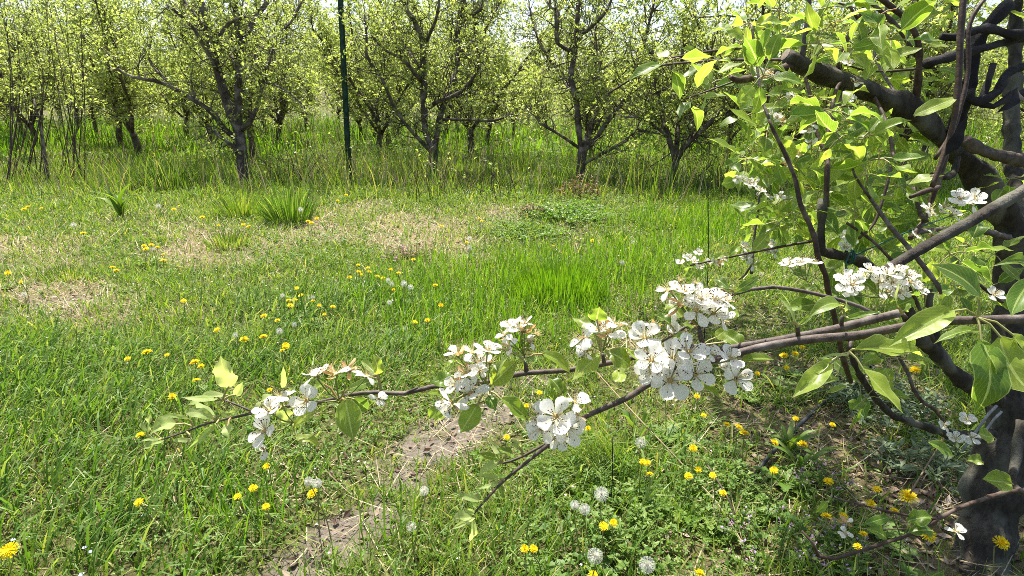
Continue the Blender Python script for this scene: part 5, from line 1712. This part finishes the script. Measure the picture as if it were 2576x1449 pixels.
# leaves of the branch: base px, tip px, width px, kind (l mature / y young), tilt of the face, petiole root px
LV = [(577, 975, 556, 900, 50, 'y', (.1, .1, 1), (560, 1005)), (592, 997, 610, 962, 20, 'y', (.5, .2, .8), (565, 1004)), (567, 994, 475, 1018, 28, 'l', (0, .7, .6), (575, 998)), (545, 1000, 458, 999, 16, 'y', (0, .5, .8), (552, 1003)),
      (538, 1048, 491, 1008, 24, 'l', (.5, .5, .6), (545, 1058)), (538, 1050, 466, 1038, 26, 'l', (-.1, .6, .7), (546, 1058)), (549, 1046, 600, 1033, 12, 'l', (0, .3, .8), (540, 1058)), (475, 1053, 401, 1047, 10, 'y', (0, .4, .9), (486, 1072)),
      (444, 1066, 380, 1090, 40, 'l', (-.2, .5, .8), (484, 1073)), (374, 1085, 378, 1040, 20, 'y', (-.5, .1, .8), (405, 1105)), (372, 1082, 358, 1058, 14, 'y', (-.6, .2, .7), (405, 1105)), (413, 1108, 360, 1130, 22, 'y', (-.2, .6, .6), (405, 1106)),
      (405, 1106, 352, 1111, 8, 'y', (0, .5, .8), (408, 1105)), (549, 1061, 471, 1131, 13, 'y', (.3, .5, .8), (552, 1056)), (487, 1108, 436, 1109, 11, 'y', (0, .4, .9), (470, 1087)), (573, 1066, 578, 1102, 26, 'l', (.1, .2, .9), (580, 1052)),
      (645, 1036, 684, 992, 34, 'l', (-.4, .6, .6), (640, 1038)), (712, 978, 712, 922, 14, 'y', (.4, .1, .9), (720, 1018)), (725, 995, 750, 967, 10, 'y', (.3, .5, .8), (718, 1018)), (700, 1028, 730, 1062, 34, 'l', (.2, .2, .9), (716, 1022)),
      (738, 1078, 803, 1033, 40, 'l', (.2, .5, .8), (738, 1064)), (742, 1098, 806, 1120, 26, 'l', (.1, .7, .6), (738, 1066)), (868, 1002, 888, 1104, 60, 'l', (-.1, .35, .9), (856, 1008)), (890, 1002, 925, 1030, 34, 'l', (.2, .2, .8), (862, 1006)),
      (873, 980, 943, 954, 28, 'l', (0, .5, .8), (858, 1004)), (952, 942, 939, 893, 30, 'l', (.4, .1, .9), (960, 985)), (950, 944, 909, 908, 18, 'l', (.2, .5, .8), (958, 985)), (815, 960, 785, 985, 26, 'l', (-.2, .4, .8), (850, 1006)),
      (1140, 945, 1085, 962, 38, 'l', (-.2, .7, .7), (1220, 972)), (1110, 985, 1076, 990, 14, 'l', (0, .4, .9), (1150, 970)), (1235, 968, 1298, 909, 50, 'l', (.3, .3, .9), (1228, 976)), (1240, 958, 1282, 894, 24, 'y', (-.5, .2, .8), (1230, 974)),
      (1257, 1001, 1332, 1062, 40, 'l', (.35, .5, .8), (1232, 984)), (1202, 1016, 1160, 1086, 50, 'l', (.1, .15, 1), (1224, 982)), (1228, 996, 1246, 1032, 30, 'l', (.1, .1, 1), (1228, 980)), (1128, 1018, 1080, 1052, 30, 'l', (0, .4, .9), (1214, 982)),
      (1124, 1036, 1094, 1060, 22, 'l', (-.2, .3, .9), (1214, 984)), (1148, 906, 1122, 938, 24, 'l', (-.4, .5, .7), (1214, 978)), (1327, 898, 1345, 914, 28, 'l', (.1, .2, .9), (1322, 905)), (1362, 888, 1435, 938, 36, 'l', (.2, .6, .7), (1324, 905)),
      (1255, 876, 1234, 874, 16, 'l', (0, .5, .8), (1318, 904)), (1500, 808, 1508, 774, 46, 'l', (.2, .3, .9), (1515, 884)), (1487, 819, 1443, 801, 30, 'l', (-.2, .7, .6), (1512, 884)), (1510, 888, 1442, 954, 42, 'l', (-.2, .5, .8), (1518, 886)),
      (1584, 923, 1524, 886, 50, 'l', (.2, .4, .9), (1548, 916)), (1559, 877, 1606, 909, 30, 'l', (.4, .5, .8), (1530, 882)), (1556, 928, 1562, 962, 34, 'l', (.1, .1, 1), (1550, 918)), (1688, 816, 1647, 793, 34, 'l', (.3, .6, .7), (1698, 842)),
      (1745, 823, 1714, 819, 18, 'l', (0, .8, .6), (1756, 824)), (1700, 850, 1745, 842, 26, 'l', (.1, .6, .8), (1690, 858)), (1716, 798, 1676, 766, 46, 'l', (-.3, .6, .7), (1755, 820)), (1795, 727, 1748, 721, 18, 'l', (0, .6, .8), (1840, 742)),
      (1833, 728, 1793, 704, 22, 'l', (-.2, .6, .7), (1850, 739)), (1847, 736, 1907, 696, 22, 'l', (.4, .4, .8), (1850, 738)), (1838, 732, 1798, 742, 14, 'l', (0, .4, .9), (1850, 739)), (1848, 772, 1830, 800, 34, 'l', (.2, .3, .9), (1770, 820)),
      (1728, 959, 1812, 1004, 38, 'l', (.3, .6, .7), (1718, 918)), (1862, 908, 1944, 905, 32, 'l', (.1, .6, .8), (1850, 892)), (1870, 876, 1815, 836, 44, 'l', (-.2, .5, .8), (1768, 868)), (1800, 852, 1830, 825, 26, 'l', (.2, .5, .8), (1768, 868)),
      (1413, 1034, 1402, 992, 38, 'l', (.1, .1, 1), (1398, 1042)), (1390, 1009, 1396, 976, 20, 'l', (-.4, .2, .9), (1384, 1022)), (1412, 990, 1378, 948, 34, 'l', (.3, .4, .8), (1386, 1020)), (1416, 990, 1420, 956, 20, 'l', (.4, .1, .9), (1386, 1020)),
      (1265, 1152, 1205, 1140, 24, 'l', (-.1, .6, .7), (1262, 1166)), (1262, 1150, 1235, 1110, 18, 'y', (-.3, .4, .8), (1258, 1167)), (1250, 1160, 1210, 1196, 26, 'y', (-.1, .5, .8), (1240, 1170)), (1290, 1142, 1250, 1130, 26, 'l', (.1, .6, .7), (1250, 1168)),
      (1310, 1126, 1280, 1115, 10, 'y', (.2, .5, .8), (1315, 1146)), (1308, 1128, 1287, 1108, 10, 'y', (.2, .5, .8), (1315, 1146)), (1262, 1206, 1200, 1195, 14, 'y', (.0, .6, .8), (1268, 1208)), (1258, 1212, 1205, 1228, 12, 'y', (.0, .5, .8), (1268, 1208)),
      (1258, 1218, 1262, 1252, 16, 'l', (.5, .2, .8), (1266, 1210)), (1208, 1262, 1145, 1240, 16, 'y', (0, .6, .7), (1215, 1265)), (1204, 1258, 1190, 1240, 18, 'y', (-.3, .4, .8), (1215, 1265)), (1194, 1300, 1140, 1302, 36, 'y', (-.1, .6, .7), (1190, 1297)),
      (1196, 1296, 1165, 1280, 12, 'y', (-.1, .6, .7), (1190, 1297)), (1190, 1302, 1180, 1362, 18, 'y', (.3, .1, .9), (1188, 1298)), (1184, 1306, 1138, 1330, 14, 'y', (0, .4, .9), (1188, 1298)),
      # the big leaves at the right
      (2401, 780, 2242, 868, 62, 'l', (.25, .75, .6), (2455, 793)), (2150, 878, 2322, 898, 62, 'l', (.0, .6, .8), (2138, 884)), (2168, 926, 2266, 1034, 48, 'l', (.4, .5, .8), (2138, 886)), (2469, 852, 2456, 1033, 86, 'l', (.05, .05, 1), (2458, 800)),
      (2515, 844, 2600, 992, 100, 'l', (.2, .2, 1), (2460, 800)), (2466, 831, 2355, 862, 30, 'l', (.1, .7, .6), (2458, 800)), (2467, 747, 2350, 668, 66, 'l', (.3, .5, .8), (2458, 798)), (2596, 700, 2545, 792, 50, 'l', (.0, .4, .9), (2590, 790)),
      (2604, 690, 2504, 668, 40, 'l', (0, .7, .7), (2640, 760)), (2090, 912, 1998, 996, 48, 'l', (-.2, .5, .8), (2136, 888)), (2098, 906, 2062, 915, 20, 'l', (-.2, .6, .7), (2136, 888)), (2134, 896, 2062, 901, 9, 'y', (0, .6, .8), (2137, 886)),
      (2003, 815, 1953, 724, 13, 'y', (.6, .3, .7), (2006, 822)), (2000, 812, 1962, 752, 11, 'y', (.4, .3, .8), (2006, 822)), (2117, 770, 2034, 800, 40, 'l', (-.2, .7, .6), (2124, 792)), (2118, 790, 2128, 752, 26, 'y', (.5, .2, .8), (2122, 794)),
      (2130, 803, 2212, 786, 14, 'l', (0, .5, .8), (2124, 794)), (2258, 776, 2267, 690, 15, 'y', (.6, .1, .8), (2268, 790)), (2275, 782, 2290, 765, 18, 'y', (.3, .4, .8), (2270, 788)), (2545, 838, 2575, 880, 30, 'l', (.3, .4, .8), (2462, 800)),
      (2010, 818, 2045, 790, 12, 'l', (.2, .6, .7), (2006, 822))]
rsl = np.random.RandomState(9)
for i, (bx, by, tx, ty, w, k, nn, rt) in enumerate(LV):
    right = bx > 1950
    d = (0.485 if right else 0.525) - (0.012 if w > 45 else 0) + rsl.randn() * 0.006
    n = cdir(*(np.array(nn) + rsl.randn(3) * 0.08))
    # foreshortening: the tip lies a little nearer or farther than the base
    dt = d + rsl.uniform(-0.02, 0.02)
    B, T = P(bx, by, d), P(tx, ty, dt)
    leaf_object('leaf', B, B + (T - B) * 1.06, w * 1.18 / FPX * d, n, branch, M['leaf'] if k == 'l' and bx > 700 else M['young_leaf'], root=P(rt[0], rt[1], d + 0.006), rp=0.0009)

# ------------------------------------------------------------------ the near pear tree at the right
tb = G(2475, 1432)
tb[2] = 0
near = thing('pear_tree', tb, 'nearest pear tree, thick dark trunk at the right edge with pruned limb arching left', 'tree')
mb = MB()
TR = [(2452, 1470, 100, 1.80), (2475, 1400, 80, 1.80), (2505, 1230, 58, 1.80), (2528, 1050, 50, 1.80), (2540, 900, 45, 1.80), (2556, 760, 44, 1.80), (2562, 660, 44, 1.80), (2545, 570, 43, 1.78), (2506, 506, 39, 1.74), (2447, 430, 33, 1.70), (2402, 385, 30, 1.66),
      (2360, 340, 30, 1.62), (2312, 290, 32, 1.58), (2262, 262, 33, 1.55), (2200, 236, 29, 1.52), (2130, 206, 31, 1.49), (2060, 183, 29, 1.46), (2010, 160, 28, 1.44), (1988, 146, 26, 1.43), (1979, 140, 21, 1.43)]
TR = [(q[0], q[1], q[2] * (0.8 if q[1] < 440 else 0.95), q[3]) for q in TR]
W, R = pxtube(mb, TR, 1.6, sides=20, rough=0.2, seed=41, step=0.02)
mb.build('trunk', M['bark_near'], near, origin=tb)
near_limbs = [
    ([(2566, 680, 32, 1.82), (2560, 520, 26, 1.95), (2550, 420, 24, 2.05), (2546, 300, 22, 2.1), (2552, 160, 20, 2.1), (2556, 20, 17, 2.1), (2560, -160, 16, 2.1), (2540, -360, 8, 2.1)], 'bark_near'),
    ([(2700, 405, 19, 1.75), (2576, 402, 19, 1.62), (2520, 394, 18, 1.58), (2470, 378, 18, 1.55), (2428, 352, 16, 1.53)], 'bark'),
    ([(2390, 372, 22, 1.62), (2410, 300, 20, 1.58), (2440, 210, 20, 1.56), (2446, 130, 19, 1.55), (2470, 85, 20, 1.54), (2508, 40, 22, 1.53), (2540, 10, 16, 1.53)], 'black_wood'),  # black_wood limbs: silhouettes whose shade is put into the bark colour
    ([(2640, 60, 14, 1.6), (2560, 88, 14, 1.5), (2480, 72, 13, 1.5), (2410, 92, 12, 1.48), (2366, 92, 10, 1.48)], 'black_wood'),
    ([(2660, 100, 12, 1.6), (2576, 96, 12, 1.55), (2480, 120, 11, 1.5), (2400, 140, 13, 1.47), (2340, 158, 16, 1.45), (2325, 160, 13, 1.45)], 'black_wood'),
    ([(2640, 150, 9, 1.6), (2540, 180, 12, 1.52), (2510, 230, 14, 1.5), (2460, 256, 12, 1.49), (2440, 250, 14, 1.49), (2445, 225, 9, 1.49)], 'black_wood'),
    ([(2620, 220, 12, 1.55), (2540, 245, 13, 1.5), (2500, 268, 8, 1.5), (2470, 262, 12, 1.5), (2500, 160, 8, 1.5)], 'black_wood'),
    ([(2410, 398, 10, 1.62), (2395, 440, 10, 1.58), (2355, 445, 9, 1.55), (2340, 440, 7, 1.55)], 'bark_near'),
    ([(2530, 1015, 24, 1.78), (2470, 985, 23, 1.72), (2412, 950, 22, 1.66), (2356, 888, 21, 1.6), (2310, 845, 20, 1.54), (2275, 770, 17, 1.48), (2262, 735, 12, 1.45)], 'bark_near'),
    ([(2356, 888, 16, 1.6), (2350, 830, 15, 1.6), (2335, 760, 12, 1.6), (2345, 690, 12, 1.58)], 'bark_near'),
    ([(2068, 500, 13, 1.28), (2067, 560, 13, 1.28), (2063, 610, 13, 1.28), (2066, 632, 14, 1.28), (2090, 638, 14, 1.3), (2137, 648, 15, 1.32), (2175, 660, 16, 1.34), (2194, 675, 14, 1.36), (2260, 735, 14, 1.45)], 'bark_near'),
    ([(2384, 1092, 13, 1.62), (2300, 1064, 11, 1.56), (2250, 1047, 10, 1.52), (2222, 1024, 10, 1.48), (2177, 966, 9, 1.42), (2150, 915, 8, 1.38), (2140, 880, 7, 1.36)], 'bark_near'),
    ([(2500, 1092, 14, 1.74), (2440, 1096, 13, 1.68), (2384, 1092, 13, 1.62)], 'bark_near'),
    ([(2540, 600, 10, 1.74), (2490, 585, 9, 1.6), (2440, 575, 9, 1.5), (2380, 576, 8, 1.42), (2310, 585, 8, 1.36), (2290, 600, 6, 1.34)], 'bark_twig'),
    ([(2640, 1215, 9, 1.35), (2576, 1232, 9, 1.32), (2517, 1242, 9, 1.3), (2417, 1276, 8, 1.26), (2360, 1306, 8, 1.24), (2284, 1346, 7, 1.22), (2184, 1379, 7, 1.2), (2094, 1406, 7, 1.18), (2060, 1399, 6, 1.18), (2044, 1366, 5, 1.18), (2017, 1336, 4, 1.18)], 'bark_shoot'),
    ([(2360, 1306, 6, 1.24), (2280, 1296, 5, 1.22), (2190, 1276, 4, 1.2), (2100, 1252, 3, 1.18)], 'bark_shoot'),
    ([(2570, 1060, 14, 1.45), (2556, 1150, 13, 1.42), (2545, 1220, 12, 1.38), (2576, 1240, 10, 1.34)], 'bark_near'),
]
limb_paths = [(W, R)]
for i, (L, mt) in enumerate(near_limbs):
    mb = MB()
    L = [(q[0], q[1], q[2] * (0.62 if mt == 'bark_shoot' else 0.82)) + tuple(q[3:]) for q in L]
    w_, r_ = pxtube(mb, L, 1.5, sides=11, rough=0.22, seed=60 + i, step=0.016)
    mb.build('limb', M[mt], near, origin=tb)
    limb_paths.append((w_, r_))
# shoots and twigs
SH = [[(2014, 165, 11, 1.44), (2020, 130, 9, 1.43), (2030, 60, 8, 1.42), (2036, -20, 7, 1.42), (2040, -140, 5, 1.4)],
      [(2108, 176, 9, 1.47), (2130, 100, 7, 1.44), (2158, 50, 7, 1.42), (2190, -20, 5, 1.4)], [(2158, 50, 5, 1.42), (2140, 20, 4, 1.4), (2110, 8, 3, 1.38)],
      [(2298, 268, 13, 1.56), (2310, 200, 11, 1.52), (2310, 110, 10, 1.48), (2284, 55, 10, 1.46), (2240, 15, 9, 1.44), (2180, -25, 8, 1.42), (2100, -60, 5, 1.4)],
      [(2303, 140, 7, 1.5), (2270, 85, 7, 1.47), (2230, 40, 7, 1.45), (2175, -5, 6, 1.43)],
      [(2345, 470, 7, 1.30), (2378, 380, 9, 1.30), (2400, 300, 9, 1.3), (2412, 190, 10, 1.3), (2418, 60, 10, 1.3), (2428, -40, 9, 1.3), (2440, -160, 6, 1.3)],
      [(2352, 400, 6, 1.34), (2400, 320, 7, 1.34), (2434, 190, 7, 1.34), (2440, 60, 7, 1.34), (2490, -20, 6, 1.34)],
      [(2345, 440, 9, 1.34), (2362, 470, 9, 1.33), (2330, 480, 8, 1.31), (2290, 496, 6, 1.3)],
      [(2330, 556, 9, 1.36), (2316, 540, 7, 1.35), (2300, 470, 7, 1.35)], [(2322, 560, 8, 1.36), (2345, 500, 8, 1.35), (2372, 420, 8, 1.34), (2392, 340, 7, 1.33)],
      [(2290, 600, 8, 1.34), (2320, 562, 8, 1.36)],
      [(1935, 300, 5, 1.2), (1941, 319, 6, 1.2), (1978, 393, 7, 1.2), (2002, 457, 7, 1.2), (2015, 518, 8, 1.2), (2037, 565, 8, 1.2), (2052, 610, 9, 1.2), (2058, 650, 9, 1.21), (2076, 690, 9, 1.22), (2085, 743, 9, 1.24), (2100, 800, 9, 1.26), (2118, 890, 9, 1.3), (2140, 960, 8, 1.38)],
      [(1935, 300, 5, 1.2), (1915, 240, 5, 1.22), (1900, 130, 4, 1.24), (1890, 60, 4, 1.25)],
      [(2079, 520, 9, 1.32), (2080, 446, 9, 1.32), (2080, 392, 9, 1.34), (2056, 340, 6, 1.36), (2040, 250, 6, 1.38), (2025, 190, 5, 1.42)],
      [(2080, 392, 8, 1.34), (2085, 320, 7, 1.36), (2102, 230, 6, 1.42), (2120, 200, 5, 1.46)],
      [(2062, 604, 5, 1.28), (2000, 614, 4, 1.3), (1952, 623, 4, 1.3), (1873, 639, 4, 1.32), (1780, 658, 3, 1.34), (1735, 668, 2.5, 1.35)],
      [(1912, 478, 4, 1.35), (1906, 540, 4, 1.36), (1899, 584, 4, 1.36), (1894, 640, 4, 1.36), (1890, 690, 5, 1.36)], [(1890, 668, 4, 1.36), (1875, 690, 3, 1.36), (1858, 705, 2, 1.36)],
      [(1998, 162, 17, 1.44), (1970, 172, 14, 1.42), (1930, 184, 11, 1.39), (1895, 196, 11, 1.36), (1855, 202, 11, 1.33), (1838, 194, 7, 1.32)], [(1855, 202, 4, 1.33), (1800, 222, 3, 1.34), (1720, 250, 2.5, 1.36)],
      [(2130, 215, 7, 1.49), (2100, 290, 6, 1.42), (2090, 340, 6, 1.38)], [(2200, 245, 6, 1.5), (2230, 310, 6, 1.42), (2250, 400, 6, 1.36)],
      [(2000, 150, 5, 1.5), (1880, 150, 4, 1.7), (1760, 155, 4, 1.9), (1640, 172, 3, 2.1), (1530, 235, 3, 2.2)], [(1880, 120, 4, 1.7), (1780, 130, 4, 1.9), (1690, 145, 3, 2.1)],
      [(2190, 500, 6, 1.2), (2240, 570, 7, 1.18), (2300, 640, 8, 1.16), (2360, 720, 8, 1.15), (2368, 740, 4, 1.15)], [(2190, 500, 5, 1.2), (2150, 440, 4, 1.2), (2140, 400, 3, 1.2)],
      [(2160, 600, 4, 1.3), (2200, 560, 5, 1.3), (2230, 470, 5, 1.3), (2240, 420, 4, 1.3)], [(2300, 983, 6, 1.4), (2320, 1010, 6, 1.4), (2350, 1030, 5, 1.42), (2385, 1075, 4, 1.45)],
      [(2250, 880, 5, 1.4), (2280, 930, 6, 1.4), (2300, 985, 6, 1.4)], [(2520, 760, 6, 1.4), (2440, 700, 5, 1.3), (2370, 672, 4, 1.25)], [(2350, 860, 6, 1.2), (2280, 710, 6, 1.2), (2210, 620, 5, 1.22), (2130, 560, 4, 1.25)],
      [(2350, 170, 4, 1.5), (2200, 180, 3, 1.5), (2120, 160, 3, 1.5)], [(2260, 250, 5, 1.54), (2200, 130, 5, 1.7), (2230, 20, 4, 1.8), (2250, -100, 4, 1.8)]]
for i, s in enumerate(SH):
    mb = MB()
    s = [(q[0], q[1], q[2] * 0.78) + tuple(q[3:]) for q in s]
    w_, r_ = pxtube(mb, s, 1.4, sides=8, rough=0.12, seed=90 + i, step=0.014)
    mb.build('shoot', M['bark_shoot'] if i % 4 else M['bark_twig'], near, origin=tb)
mb = MB()                                                      # pale cut face of the pruned limb end
cc = P(1978, 138, 1.43)
ax = nrm(P(1978, 138, 1.43) - P(2010, 160, 1.44))
a1 = nrm(np.cross(ax, (0, 0, 1)))
a2 = np.cross(ax, a1)
ang = np.arange(14) * 6.283 / 14
V = np.concatenate([cc + ax * 0.003 + (np.cos(ang) * 0.0145)[:, None] * a1 + (np.sin(ang) * 0.0145)[:, None] * a2, [cc + ax * 0.005]])
mb.add(V, None, [(k, (k + 1) % 14, 14) for k in range(14)])
mb.build('cut_end', M['cut_wood'], near, origin=tb)
# two blackened dead leaves
for (b, t, w) in (((2378, 392), (2436, 290), 34), ((2560, 225), (2506, 285), 40)):
    leaf_object('dead_leaf', P(*b, 1.28), P(*t, 1.26), w / FPX * 1.28, cdir(.3, .2, .9), near, M['black_wood'], fold=0.5, twist=0.4)['label'] = 'blackened dead leaf'

# leaf rosettes: hand-read centres plus random fill around the twigs
CEN = [(1890, 150), (1925, 130), (1880, 60), (1950, 90), (1860, 200), (1905, 245), (1880, 290), (1930, 330), (1900, 360), (1880, 400), (1945, 395), (1990, 350), (2010, 300), (1960, 250), (2000, 420), (1930, 440),
       (1960, 470), (1985, 500), (1930, 520), (1995, 560), (2040, 520), (2020, 470), (2070, 470), (2090, 420), (2060, 380), (2110, 350), (2140, 310), (2100, 280), (2060, 250), (2020, 230), (1960, 560), (2100, 520),
       (2120, 470), (2150, 400), (2170, 350), (2180, 440), (2210, 400), (2150, 530), (2200, 500), (2180, 570), (2240, 540), (2120, 580), (2240, 330), (2280, 400), (2260, 470), (2200, 300), (2030, 60), (2060, 110), (2000, 100),
       (2090, 60), (2130, 120), (2170, 90), (2200, 150), (2240, 100), (2260, 160), (2150, 20), (2080, 20), (1960, 30), (2210, 40), (2290, 30), (2350, 60), (2390, 20), (2450, 20), (2520, 20), (2360, 230), (2440, 200),
       (2290, 540), (2330, 500), (2400, 420), (2480, 470), (2540, 450), (2300, 640), (2390, 640), (2440, 620), (2500, 640), (2180, 640), (2140, 690), (1790, 210), (1740, 240), (1690, 150), (1780, 150), (2050, 700), (2090, 760), (2190, 780),
       (2330, 740), (2400, 720), (2480, 730), (2160, 960), (2110, 940), (2180, 1000), (2240, 900), (2060, 480), (1920, 190), (1970, 200), (2200, 200)]
rs = np.random.RandomState(21)
CEN += [(rs.uniform(1865, 2340), rs.uniform(60, 640)) for _ in range(60)]
cand = []
for (x, y) in CEN:
    dpt = rs.uniform(1.15, 1.65) if CEN.index((x, y)) < 95 else rs.uniform(1.45, 2.1)
    if any(math.hypot(x - q[0], y - q[1]) < 62 for q in TR if q[1] < 440) or (x > 2250 and y < 330):
        dpt = rs.uniform(1.75, 2.1)                            # leaves on the far side of the pruned limb
    C = P(x, y, dpt)
    k = rs.randint(4, 7)
    a0 = rs.rand() * 6.28
    for q in range(k):
        a = a0 + q * 6.283 / k + rs.randn() * 0.3
        d = nrm(RT * math.cos(a) + UP * (math.sin(a) * 0.8 - 0.15) + FW * rs.randn() * 0.55)
        L = rs.uniform(0.045, 0.076) if dpt < 1.45 else rs.uniform(0.045, 0.070)
        B = C + d * rs.uniform(0.018, 0.032)
        n = nrm(np.array((rs.randn() * 0.5, rs.randn() * 0.5 - 0.25, 1.0)))
        cand.append((dpt, B, B + d * L, L * rs.uniform(0.48, 0.66), n, C))
# explicit single leaves that read clearly in the photograph
for (b, t, w, nn) in [((2298, 290), (2420, 240), 44, (.1, .5, .8)), ((2280, 1310), (2345, 1300), 50, (0, .5, .8)), ((2345, 1335), (2282, 1340), 46, (0, .6, .7)), ((2545, 1215), (2470, 1205), 62, (.1, .4, .9)), ((2335, 1112), (2400, 1150), 34, (.2, .5, .8)),
                      ((2470, 1160), (2430, 1160), 34, (.1, .5, .8)), ((2238, 1300), (2170, 1320), 26, (0, .5, .8)), ((2180, 1330), (2232, 1358), 36, (.2, .5, .8)), ((2500, 1100), (2460, 1090), 40, (.3, .5, .8)), ((2080, 1260), (2052, 1290), 22, (.2, .3, .9)),
                      ((1860, 620), (1830, 650), 20, (0, .5, .8)), ((1735, 672), (1720, 700), 26, (.2, .2, .9)), ((1750, 675), (1762, 700), 24, (.2, .2, .9)), ((1795, 655), (1825, 640), 16, (0, .6, .7)), ((1895, 650), (1930, 690), 22, (.3, .4, .8))]:
    dd = 1.22 if b[1] > 700 else 1.3
    cand.append((0.9, P(*b, dd), P(*t, dd), w / FPX * dd, cdir(*nn), P(b[0] + 4, b[1] + 4, dd)))
# unseen upper crown, added and thickened above the frame to shade the ground below
for i in range(1600):
    C = np.array((rs.uniform(0.55, 3.3), rs.uniform(2.1, 4.7), rs.uniform(2.0, 3.2)))
    for q in range(5):
        d = nrm(rs.randn(3) + (0, 0, 0.2))
        L = rs.uniform(0.055, 0.085)
        cand.append((3, C + d * 0.025, C + d * (0.025 + L), L * 0.6, nrm(rs.randn(3) * 0.4 + (0, 0, 1)), C))
cand.sort(key=lambda c: c[0])
rest = MB()
for i, (dd, B, T, w, n, C) in enumerate(cand):
    if i < 95:
        leaf_object('leaf', B, T, w, n, near, M['leaf'], root=C, rp=0.0012)
    else:
        V, F, UV = leaf_arrays(B, T, w, n, fold=rs.uniform(.15, .6), curl=rs.uniform(-.08, .14), wave=rs.uniform(.04, .16), seed=i, nl=6, nw=4, twist=rs.uniform(-.5, .5))
        rest.add(V, F, uv=UV)
        if dd < 2:
            tube(rest, [C, (B + C) / 2 + (0, 0, 0.003), B], 0.0011, sides=4, mat=1, cap=False)
f = rest.build('foliage', [M['leaf'], M['petiole']], near, origin=tb)
f['kind'] = 'stuff'
# twigs carrying the unseen added crown above the frame
up = MB()
lv = []
for i in range(26):
    a = np.array((1.9 + rs.randn() * 0.15, 2.2 + rs.randn() * 0.15, 1.7 + rs.rand() * 0.5))
    e = np.array((rs.uniform(0.5, 3.2), rs.uniform(2.2, 4.6), rs.uniform(2.1, 3.2)))
    tube(up, [a, (a + e) / 2 + rs.randn(3) * 0.08 + (0, 0, 0.2), e], [0.016, 0.010, 0.004], sides=6, step=0.08)
u_ = up.build('unseen_crown_twigs', M['bark_shoot'], near, origin=tb)
u_['kind'] = 'stuff'
# blossoms on the near tree
NB = [(2128, 702, 62, (-.4, .7, .5)), (2143, 716, 68, (-.2, .5, .8)), (2133, 730, 60, (-.3, .3, .8)), (2191, 682, 58, (-.1, .8, .5)), (2176, 696, 54, (-.2, .8, .4)), (2235, 692, 60, (.1, .7, .6)), (2254, 680, 54, (.1, .8, .4)), (2283, 692, 60, (.3, .7, .6)),
      (2245, 711, 68, (0, .5, .8)), (2288, 710, 70, (.3, .4, .8)), (2308, 727, 58, (.5, .4, .7)), (2232, 734, 58, (-.1, .3, .9)), (2213, 711, 60, (0, .5, .8)), (2262, 735, 56, (.1, .2, .9))]
bs = P(2216, 748, 0.61)
for (x, y, w, nn) in NB:
    blossom(branch, x, y, w, nn, 'o' if rs.rand() < .8 else 'l', bs, 0.60 + rs.randn() * 0.006)
bs = P(2028, 706, 0.84)
for (x, y, w, nn) in ((1985, 666, 52, (-.5, .8, .1)), (2012, 668, 56, (-.1, .95, .2)), (2040, 663, 56, (.3, .9, .2)), (2025, 660, 50, (0, 1, -.1))):
    blossom(near, x, y, w, nn, 'o', bs, 0.83 + rs.randn() * 0.005)
for (x, y, w, d, n) in ((1746, 648, 26, 1.34, 3), (1716, 664, 24, 1.35, 3), (1765, 660, 26, 1.34, 2), (1812, 660, 26, 1.33, 4), (1888, 645, 36, 1.32, 3), (1940, 632, 30, 1.3, 3), (1925, 190, 40, 1.3, 4), (1990, 240, 32, 1.35, 2), (1905, 470, 34, 1.3, 5),
                        (1960, 290, 34, 1.3, 3), (2020, 330, 42, 1.25, 2), (2040, 360, 40, 1.25, 1), (1875, 460, 28, 1.35, 2), (1945, 500, 30, 1.3, 2), (2160, 240, 40, 1.4, 2), (2390, 515, 56, 1.15, 3), (2440, 510, 60, 1.15, 3), (2330, 520, 44, 1.2, 2),
                        (2140, 600, 36, 1.3, 3), (2130, 160, 34, 1.4, 2), (1990, 395, 36, 1.3, 2), (2374, 1070, 40, 1.45, 1), (2434, 1056, 42, 1.45, 1), (2404, 1103, 44, 1.45, 1), (2444, 1100, 44, 1.45, 1), (2127, 1313, 42, 1.2, 1), (2127, 1343, 36, 1.2, 1), (2404, 1337, 48, 1.22, 1),
                        (2500, 742, 50, 1.2, 1), (2330, 590, 40, 1.3, 2)):
    cbase = P(x + rs.uniform(-6, 6), y + 22, d + 0.02)
    for q in range(n):
        blossom(near, x + (rs.randn() * w * 0.42 if n > 1 else 0), y + (rs.randn() * w * 0.3 if n > 1 else 0), w, (rs.randn() * .4, .5 + rs.randn() * .2, .7), rs.choice(['o', 'l', 'w'], p=[.6, .2, .2]), cbase, d + rs.randn() * 0.01)

# green twine knotted round the hooked limb
mb = MB()
k = P(2137, 646, 1.31)
tw = [P(2137, 648, 1.305), P(2200, 620, 1.3), P(2290, 580, 1.35), P(2400, 540, 1.5), P(2470, 512, 1.68)]
tube(mb, tw, 0.0016, sides=6, step=0.05)
ang = np.linspace(0, 4 * math.pi, 40)
tube(mb, [k + RT * (0.004 * a / 6.28 - 0.004) + UP * 0.0155 * math.cos(a) + FW * 0.0155 * math.sin(a) for a in ang], 0.0018, sides=6)
tube(mb, [k + UP * 0.014 - FW * 0.01, P(2128, 660, 1.285), P(2130, 690, 1.285), P(2133, 705, 1.285)], 0.0016, sides=6, step=0.01)
tag(mb.build('twine', M['twine'], origin=k), 'green twine knotted round the hooked dark limb', 'twine')
